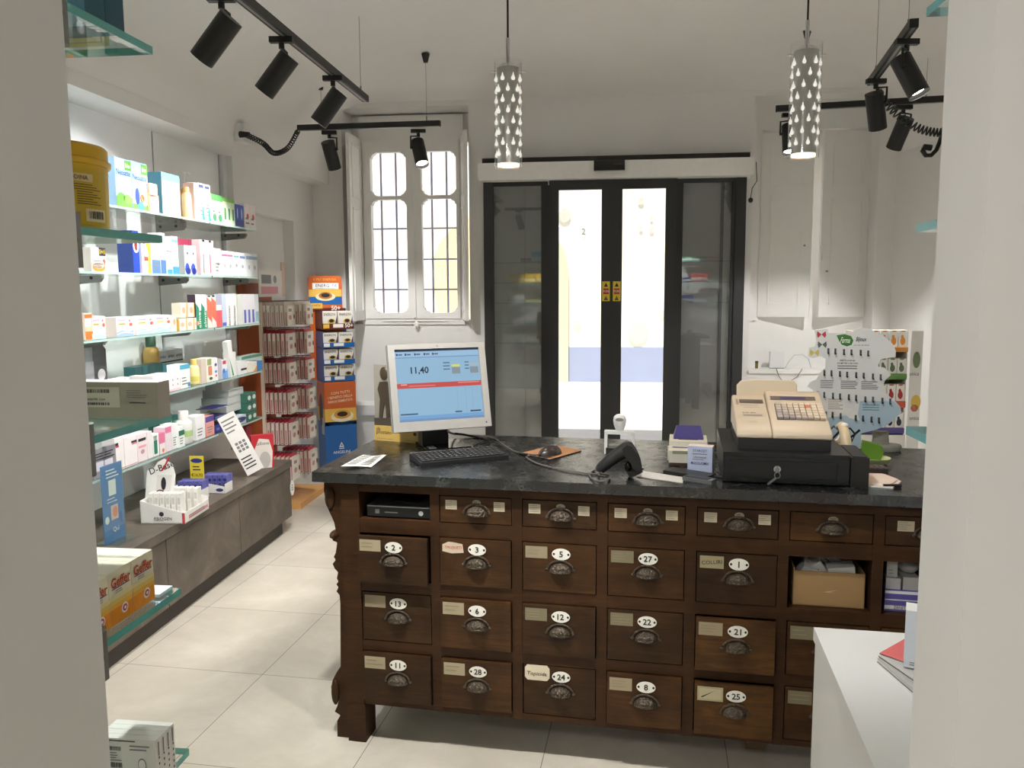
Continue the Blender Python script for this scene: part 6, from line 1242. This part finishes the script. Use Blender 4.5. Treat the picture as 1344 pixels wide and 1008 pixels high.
def geff(b, W, H):
    OG = mat((236, 146, 36), .42, key='orange_sparkle', var=.15, scale=90)
    b.rect(0, W, 0, H*.3, OG, -.0006); b.rect(0, W, H*.3, H*.38, mat((236, 178, 70), .42), -.0006); b.rect(0, W, H*.38, H*.46, mat((226, 196, 110), .42), -.0006); b.rect(0, W, H*.46, H*.54, mat((226, 216, 160), .42), -.0006)
    b.text('Geffer', W*.5, H*.78, H*.19, c3(190, 74, 40), -.0014, W*.86); b.rect(W*.1, W*.9, H*.66, H*.68, c3(70, 90, 130), -.001); b.lines(W*.25, W*.75, H*.56, H*.64, 2, GREYINK, -.001)
    b.oval(W*.62, H*.22, W*.15, H*.1, WHITE, -.001); b.oval(W*.62, H*.22, W*.1, H*.065, c3(200, 60, 80), -.0014); b.oval(W*.62, H*.22, W*.05, H*.03, WHITE, -.0018)
for k, (a, c_) in enumerate(((1.063, 1.1205), (1.1215, 1.1805), (1.1815, 1.243))):
    o = nb(0, a, c_, .13, NZ[3], 0.083 if k else .081, (228, 222, 196), ('Nearest', 'Middle', 'Farthest')[k]+' white and orange effervescent box on the fourth shelf by the left pillar', u=-.7415, deco=geff, top=(240, 232, 214), group='orange effervescent boxes')
nb(0, 1.246, 1.288, .1, NZ[3], .005, (206, 222, 238), 'flat white-blue box at the far edge of the fourth shelf by the left pillar', u=-.735, top=(222, 226, 240), deco=lambda b, W, H: None)
def wb(b, W, H):
    b.bars(W*.14, W*.42, H*.42, H*.52, 18, y=-.001); b.bars(W*.2, W*.42, H*.76, H*.84, 18, y=-.001); b.lines(W*.14, W*.44, H*.54, H*.74, 4, GREYINK); b.oval(W*.76, H*.5, W*.07, H*.13, GREYINK, -.001); b.oval(W*.76, H*.5, W*.06, H*.11, WHITE, -.0014); b.lines(W*.56, W*.9, H*.76, H*.9, 2, GREYINK); b.lines(W*.05, W*.9, H*.93, H*.99, 1, INK)
def wr(b, W, H):
    for k in range(5): b.oval(W*.5, H*(.14+.12*k), W*.13, H*.028, INK, -.001, 8)
    b.rect(W*.35, W*.6, H*.66, H*.94, GREYINK, -.001)
for k in range(4):
    a = 1.171+.0142*k; nb(0, a, a+.0136, .1, NZ[4], .084, (232, 230, 226), ('Nearest', 'Second', 'Third', 'Farthest')[k]+' of four white medicine cartons on the lowest shelf by the left pillar', u=-.711, deco=wr, front=wb, group='white cartons on the lowest near shelf')
# rows on the shop side of these shelves (mirrored in the entrance glass)
def shop_row(side, k, items):
    x = -.95 if side == 'left' else 1.0
    for n, w_, H, base, what, cap in items:
        for i in range(n):
            z = NZ[k]+.001; o = MB(); o.box(0, w_-.003, 0, .07, 0, H, mat(base, .42)); o.X = Matrix.Translation((w_-.003, .07, 0)) @ Matrix.Rotation(PI, 4, 'Z'); o.rect(.002, w_-.005, H*.15, H*.5, mat(cap, .42)); ob = o.build('product_box', None, 0, False)
            xx = x-w_ if side == 'left' else x; place(ob, D.P(xx, 1.19, z), D.a); tag(ob, what+', '+ORD[i]+' from the '+side+' pillar, '+('top', 'second', 'middle', 'fourth', 'lowest')[k]+' shelf facing the entrance', 'box', what+' row'); x = x-w_ if side == 'left' else x+w_
    
shop_row('left', 0, [(2, .1, .15, (90, 170, 214), 'sky blue box', (220, 230, 240)), (2, .08, .06, (90, 80, 160), 'low violet box', (220, 120, 150))])
shop_row('left', 1, [(7, .075, .13, (224, 190, 50), 'yellow canister box', (236, 220, 150))])
shop_row('left', 2, [(3, .1, .05, (210, 206, 120), 'pale yellow low box', (232, 232, 220)), (3, .09, .11, (224, 224, 224), 'white carton', (180, 184, 190))])
shop_row('left', 3, [(5, .09, .07, (206, 206, 202), 'grey-white low carton', (160, 160, 160))])
shop_row('right', 0, [(4, .09, .06, (96, 180, 130), 'mint green low box', (226, 236, 230)), (2, .09, .06, (216, 160, 150), 'salmon low box', (236, 226, 222))])
shop_row('right', 1, [(2, .07, .06, (50, 70, 140), 'navy low box', (220, 220, 230)), (3, .08, .12, (206, 90, 80), 'red box', (236, 210, 200))])
shop_row('right', 2, [(2, .09, .1, (44, 66, 170), 'royal blue box', (200, 206, 236)), (2, .09, .05, (200, 206, 220), 'grey-blue low box', (230, 230, 236))])
for nm, c_, u, wa, wb_, h in (('White', (230, 228, 228), .45, 1.125, 1.2, .098), ('Violet-edged', (110, 96, 150), .452, 1.108, 1.122, .09), ('Peach', (236, 214, 200), .456, 1.04, 1.105, .086)):
    t = thing('leaflet', nm+' leaflet standing on the middle shelf beside the right pillar', 'leaflet', D.P(u, wa, NZ[2]+.001), D.a); b = MB(); b.box(0, .004, 0, wb_-wa, 0, h, mat(c_, .5)); b.build('sheet', t)
# white desk
a = radians(-10.5); p = Vector((.694, 1.845, 0)); DZ = .72; WD = mat((232, 232, 230), .3, key='white_laminate', var=.01)
t = thing('white_desk', 'white desk with panel side standing in front of the right pillar', 'desk', p, a)
b = MB(); b.box(0, .95, -.72, 0, DZ-.03, DZ, WD); b.build('desk_top', t, .002)
b = MB(); b.box(.004, .03, -.715, -.004, 0, DZ-.03, WD); b.build('side_panel', t, .002); b = MB(); b.box(.92, .945, -.715, -.004, 0, DZ-.03, WD); b.build('side_panel', t, .002)
b = MB(); b.box(.03, .92, -.02, -.004, .2, DZ-.03, WD); b.build('modesty_panel', t)
DW = lambda px, py, z=DZ: Wz(px, py, z)
p = DW(1151, 869); d1 = DW(1196, 908)-p; d2 = DW(1197, 880, DZ+.016)-DW(1151, 864, DZ+.016)
for k, (z0, z1, ang, m, lb) in enumerate(((0, .009, math.atan2(d1.y, d1.x), mat((186, 184, 180), .5), 'grey booklet at the bottom of the pile on the white desk'), (.0095, .0125, math.atan2(d1.y, d1.x)+.12, mat((196, 194, 190), .5), 'thin grey booklet in the middle of the pile on the white desk'), (.013, .016, math.atan2(d2.y, d2.x), mat((222, 112, 112), .45), 'red-covered booklet on top of the pile on the white desk'))):
    b = MB(); b.box(.001, .2, .001, .15, z0+.001, z1-.001, mat((206, 204, 200), .6)); b.box(0, .2, 0, .15, z0, z0+.001, mat((90, 86, 86), .5)); b.box(0, .2, 0, .15, z1-.001, z1, m)
    o = b.build('booklet', None, 0, False); place(o, p+Vector((.004*k, .004*k, .0005)), ang); tag(o, lb, 'booklet', 'booklets on the white desk')
p = DW(1186, 875, DZ+.0168); b = MB(); H = .118; b.box(0, .09, 0, .05, 0, H, mat((214, 220, 230), .4), top=mat((240, 240, 238), .4)); b.lines(.01, .05, .004, .014, 2, GREYINK); o = b.build('product_box', None, 0, False); place(o, p, radians(-25)); tag(o, 'pale grey-blue box standing on the booklets on the white desk', 'box')

# ================================================================== TRACK LIGHTS AND PENDANTS
RZ = 2.6
def rail(a, c_, label, wires):
    a, c_ = Vector(a), Vector(c_); d = c_-a; L_ = d.length; rz = math.atan2(d.y, d.x)
    t = thing('track_rail', label, 'track rail', (a.x, a.y, RZ), rz)
    b = MB(); b.box(0, L_, -.018, .018, -.018, .018, BLACK); b.box(.01, L_-.01, -.006, .006, -.0195, -.017, STEEL); b.build('rail', t, .002)
    for x, top in wires:
        b = MB(); b.cyl((x, 0, .018), (x, 0, top-RZ), .0016, None, STEEL, 6); b.cyl((x, 0, .018), (x, 0, .05), .005, None, STEEL, 8); b.build('wire', t)
        b = MB(); b.cyl((x, 0, top-RZ-.055), (x, 0, top-RZ), .014, .028, BLACK, 16); b.build('ceiling_cone', t)
def spot(px, py, aim, label, power, lit=False, spread=70, xy=None, blend=.5):
    m = Vector((*xy, 0)) if xy else Wz(px, py, RZ-.02); a = Vector(aim).normalized()
    t = thing('track_spotlight', label, 'spotlight', (m.x, m.y, RZ-.0185), 0, 'black track spotlights')
    b = MB(); b.box(-.05, .05, -.015, .015, -.024, 0, BLACK); b.cyl((0, 0, -.024), (0, 0, -.05), .012, None, BLACK, 12); b.build('adapter', t, .002)
    side = Vector((a.y, -a.x, 0)); side = side.normalized() if side.length > .1 else Vector((1, 0, 0))
    pv = Vector((0, 0, -.125)); r = .046
    b = MB(); q = side*.056; b.tube([Vector((0, 0, -.045)), q+Vector((0, 0, -.05)), q+pv], .006, BLACK, 8); b.cyl(q+pv+side*.004, pv+side*.04, .009, None, BLACK, 10); b.build('bracket_arm', t)
    b = MB(); s0, s1 = pv-a*.055, pv+a*.135
    b.cyl(s0, s1, r, None, BLACK, 28, False); b.cyl(s0, s0+a*.002, r, r, BLACK, 28); b.cyl(s1-a*.004, s1-a*.03, r*.96, r*.7, BLACK, 24, False); b.build('lamp_body', t)
    LE = mat((255, 250, 240), .4, emit=(255, 246, 232), es=14 if lit else 14, var=0, key='lit_lens')
    b = MB(); e = s1-a*.02; n = 20; u_ = a.orthogonal().normalized(); v_ = a.cross(u_)
    b.quad([e+(u_*cos(2*PI*k/n)+v_*sin(2*PI*k/n))*r*.8 for k in range(n)], LE); b.build('lens', t)
    ld = bpy.data.lights.new('spot_bulb', 'SPOT'); ld.energy = power; ld.spot_size = radians(spread); ld.spot_blend = blend; ld.color = (1, .985, .965); ld.shadow_soft_size = .03
    lo = bpy.data.objects.new('spot_bulb', ld); COL.objects.link(lo); lo.parent = t; lo.location = s1+a*.004; lo.rotation_euler = (-a).to_track_quat('Z', 'Y').to_euler()
PW = 75
rail((-1.06, 2.85, 0), (-.841, 4.989, 0), 'long black ceiling track over the left shelves', [(.3, 3.1), (2.05, 3.1)])
spot(290, -6, (-.66, .12, -.74), 'nearest black spotlight on the long left track', PW*.27, spread=94, blend=.3)
spot(369, 49, (-.64, .08, -.76), 'middle black spotlight on the long left track', PW*.27, spread=94, blend=.3)
spot(436.7, 100, (-.6, -.02, -.8), 'farthest black spotlight on the long left track', PW*.6, spread=86, blend=.3)
rail((-1.454, 5.847, 0), (-.469, 5.715, 0), 'short black ceiling track in front of the left window', [(.17, 2.9), (.9, 3.05)])
spot(432, 172, (.14, .45, -.88), 'unlit-looking left spotlight on the track before the left window', PW*.6)
spot(549, 170, (.22, -.42, -.88), 'lit right spotlight on the track before the left window', PW*.8)
rail((1.695, 3.637, 0), (1.949, 4.653, 0), 'short black ceiling track over the right end of the counter', [(.12, 3.1), (.9, 3.08)])
spot(1190.6, 52, (.35, -.3, -.89), 'nearer lit spotlight on the right counter track', PW*.45)
spot(1150, 104, (.3, .35, -.89), 'farther spotlight on the right counter track', PW*.7)
rail((1.643, 5.316, 0), (2.65, 5.04, 0), 'black ceiling track in front of the right window shutters', [(.17, 3.06), (.85, 2.95)])
spot(1186, 138.5, (-.14, .5, -.86), 'right spotlight on the track before the window shutters', PW*.6)
spot(1037, 149, (-.05, -.35, -.93), 'lit spotlight half hidden behind the right pendant lamp', PW*.7)
rail((-1.25, 1.95, 0), (1.1, 1.6, 0), 'added unseen black ceiling track above the passage side of the shop', [(.3, 3.0), (2.0, 3.0)])  # unseen track, added above the view to carry fill spotlights
for x, y, aim, nm in ((-1.05, 1.925, (.2, -.32, -.92), 'unseen black spotlight over the left pillar shelves'), (-.45, 1.83, (-.25, .38, -.9), 'added unseen black spotlight over the aisle floor'), (.25, 1.73, (.1, .5, -.86), 'added unseen black spotlight over the counter front'), (.9, 1.63, (.3, -.42, -.85), 'added unseen black spotlight over the right pillar shelves')):  # fill lamps out of view, brightening aisle, counter and near shelves
    spot(0, 0, aim, nm, PW*(.42 if 'front' in nm else (.75 if 'left' in nm else .8) if 'pillar' in nm else 1.05), xy=(x, y), spread=55 if 'pillar' in nm else 95)
# coiled cords
def coil(label, pts, turns, r=.013, wr=.0045, plug=False):
    pts = [Vector(p) for p in pts]; Q = []
    for i in range(len(pts)-1):
        a0, a1, a2, a3 = pts[max(i-1, 0)], pts[i], pts[i+1], pts[min(i+2, len(pts)-1)]
        for k in range(20): s = k/20; Q.append(.5*((2*a1)+(a2-a0)*s+(2*a0-5*a1+4*a2-a3)*s*s+(3*a1-a0-3*a2+a3)*s**3))
    Q.append(pts[-1]); n = turns*12; H = []
    for i in range(n+1):
        f = i/n*(len(Q)-1); j = min(int(f), len(Q)-2); p = Q[j].lerp(Q[j+1], f-j); d = (Q[j+1]-Q[j]).normalized(); u = d.cross(Vector((0, 1, 0))).normalized(); v = d.cross(u); a = 2*PI*i/12
        H.append(p+(u*cos(a)+v*sin(a))*r)
    o = pts[0]; t = thing('coiled_cord', label, 'cord', o, 0); b = MB(); b.tube([h-o for h in [Q[0]]+H+[Q[-1]]], wr, BLACK, 6); b.build('coil', t)
    if plug: b = MB(); b.cyl(Vector((-.03, .01, .0)), Vector((.03, -.005, -.003)), .02, .014, BLACK, 14); b.build('plug', t)
s0 = Wz(391, 172, RZ)
at2 = lambda px, py, y: Vector((0, 0, EYE))+ray(px, py)*(y/ray(px, py).y)
sk = L.onw(321, 176, 2.13); sp_ = L.P(sk[0], 2.13, sk[1])
coil('black coiled cord sagging from the wall socket to the left window track', [sp_, at2(345, 188, 5.3), at2(360, 201, 5.5), at2(378, 194, 5.7), s0], 34, .014, .0042, True)
t = thing('wall_socket', 'white socket box on the ledge above the left wall', 'socket', L.P(L.onw(319, 176, 2.17)[0], 2.17, L.onw(319, 176, 2.17)[1]), L.a)
b = MB(); b.box(-.06, .06, -.03, .06, -.055, .055, WHITEWOOD); b.build('box_body', t, .005)
coil('black coiled cord drooping from the right counter track', [Wz(1150, 118, 2.55), at2(1172, 145, 4.6), at2(1205, 168, 4.55), at2(1236, 174, 4.5), at2(1262, 168, 4.45)], 26, .02, .0045)
t = thing('power_cord', 'thick black cord with hooked plug by the right wall', 'cord', at2(1216, 196, 5.3), 0)
o = at2(1216, 196, 5.3); b = MB(); b.tube([at2(x, y, 5.3)-o for x, y in ((1222, 194), (1214, 193), (1211, 198), (1215, 204), (1222, 204), (1229, 197), (1233, 187), (1238, 172), (1243, 150))], [.02, .02, .016, .014, .013, .013, .013, .013, .013], BLACK, 10); b.build('cord_line', t)
def pendant(x, y, zb, zt, r, label):
    t = thing('pendant_lamp', label, 'pendant lamp', (x, y, zb), 0, 'glass pendant lamps')
    h = zt-zb
    b = MB(); b.cyl((0, 0, 0), (0, 0, h), r, None, glass('pendant_glass', (.96, .97, .97), 1.6), 40, False); b.build('glass_tube', t)
    b = MB(); b.cyl((0, 0, .012), (0, 0, h*.93), r*.8, None, mat((190, 188, 184), .3, .55, key='mirror_shade', var=.02), 32, False); b.build('mirror_shade', t)
    PWH = mat((244, 240, 232), .3, emit=(255, 250, 240), es=.35, var=0, key='lit_glass_drop'); b = MB()
    n = 7
    for j in range(8):
        for i in range(n):
            a = 2*PI*(i+.5*(j % 2))/n+.2; z = h*(.12+.1*j); cx, cy = r*.88*cos(a), r*.88*sin(a)
            b.lathe([(.001, -.008), (.005, -.006), (.0068, -.001), (.005, .004), (.0022, .01), (.001, .018)], PWH, (cx, cy, z), 10)
    b.build('glass_drops', t)
    b = MB(); b.lathe([(r*.78, .004), (r*.78, .012)], mat((255, 226, 190), .4, emit=(255, 214, 170), es=2.2, var=0, key='warm_bulb_glow'), n=28); b.build('bulb_diffuser', t)
    b = MB(); b.cyl((0, 0, h*.93), (0, 0, h*.97), r*.82, r*.5, CHROME, 24); b.cyl((0, 0, h*.97), (0, 0, h+.075), .007, None, CHROME, 10)
    for s in (-1, 1): b.cyl((s*r*.8, 0, h*.9), (s*(r+.012), 0, h*.9), .004, None, CHROME, 8)
    b.build('socket_cap', t)
    b = MB(); b.cyl((0, 0, h+.07), (0, 0, 3.12-zb), .0035, None, BLACK, 8); b.build('cord', t)
    b = MB(); b.cyl((0, 0, 3.07-zb), (0, 0, 3.13-zb), .05, None, WHITEWOOD, 24); b.build('ceiling_rose', t)
    ld = bpy.data.lights.new('pendant_bulb', 'SPOT'); ld.energy = 6; ld.spot_size = radians(110); ld.spot_blend = .8; ld.color = (1, .78, .58); ld.shadow_soft_size = .03
    lo = bpy.data.objects.new('pendant_bulb', ld); COL.objects.link(lo); lo.parent = t; lo.location = (0, 0, -.004)
pendant(-.008, 2.95, 1.918, 2.274, .0478, 'left glass pendant lamp with bright drops hanging over the counter')
pendant(1.012, 2.95, 1.946, 2.327, .052, 'right glass pendant lamp with bright drops hanging over the cash register')

# ================================================================== LIGHT AND CAMERA
def area(loc, size, power, color, rot=(0, 0, 0)):
    ld = bpy.data.lights.new('passage_fill', 'AREA'); ld.energy = power; ld.size = size; ld.color = color
    lo = bpy.data.objects.new('passage_fill', ld); COL.objects.link(lo); lo.location = loc; lo.rotation_euler = rot
area((-.95, -.6, 2.55), .6, 20, (1, .98, .95))  # fill lamp added in the unseen passage room, no fitting modelled
sd = bpy.data.lights.new('sun', 'SUN'); sd.energy = 5.2; sd.angle = radians(.6); sd.color = (1, .95, .86)
so = bpy.data.objects.new('sun', sd); COL.objects.link(so); dv = (D.n*.27+D.u*.08+Vector((0, 0, -1))).normalized(); so.rotation_euler = (-dv).to_track_quat('Z', 'Y').to_euler()
w = bpy.data.worlds.new('sky'); SC.world = w; w.use_nodes = True; nt = w.node_tree; bg = nt.nodes['Background']
sk = nt.nodes.new('ShaderNodeTexSky'); sk.sky_type = 'NISHITA'; sk.sun_disc = False; sk.sun_elevation = radians(60); nt.links.new(sk.outputs[0], bg.inputs['Color']); bg.inputs['Strength'].default_value = .1
cam = bpy.data.cameras.new('camera'); co = bpy.data.objects.new('camera', cam); COL.objects.link(co)
cam.sensor_width = 36; cam.sensor_fit = 'HORIZONTAL'; cam.lens = FPX/1344*36; cam.clip_start = .02; cam.clip_end = 100
co.matrix_world = Matrix.Translation((0, 0, EYE)) @ Matrix.Rotation(PI/2-PIT, 4, 'X') @ Matrix.Rotation(ROL, 4, 'Z')
SC.camera = co
SC.cycles.transparent_max_bounces = 32; SC.cycles.max_bounces = 14; SC.cycles.diffuse_bounces = 6
vs = SC.view_settings; vs.view_transform = 'Standard'; vs.look = 'None'; vs.exposure = .95; vs.gamma = 1; vs.use_curve_mapping = False
for k, v in _labels.items():
    if len(v) > 1: print('same label', k, len(v))
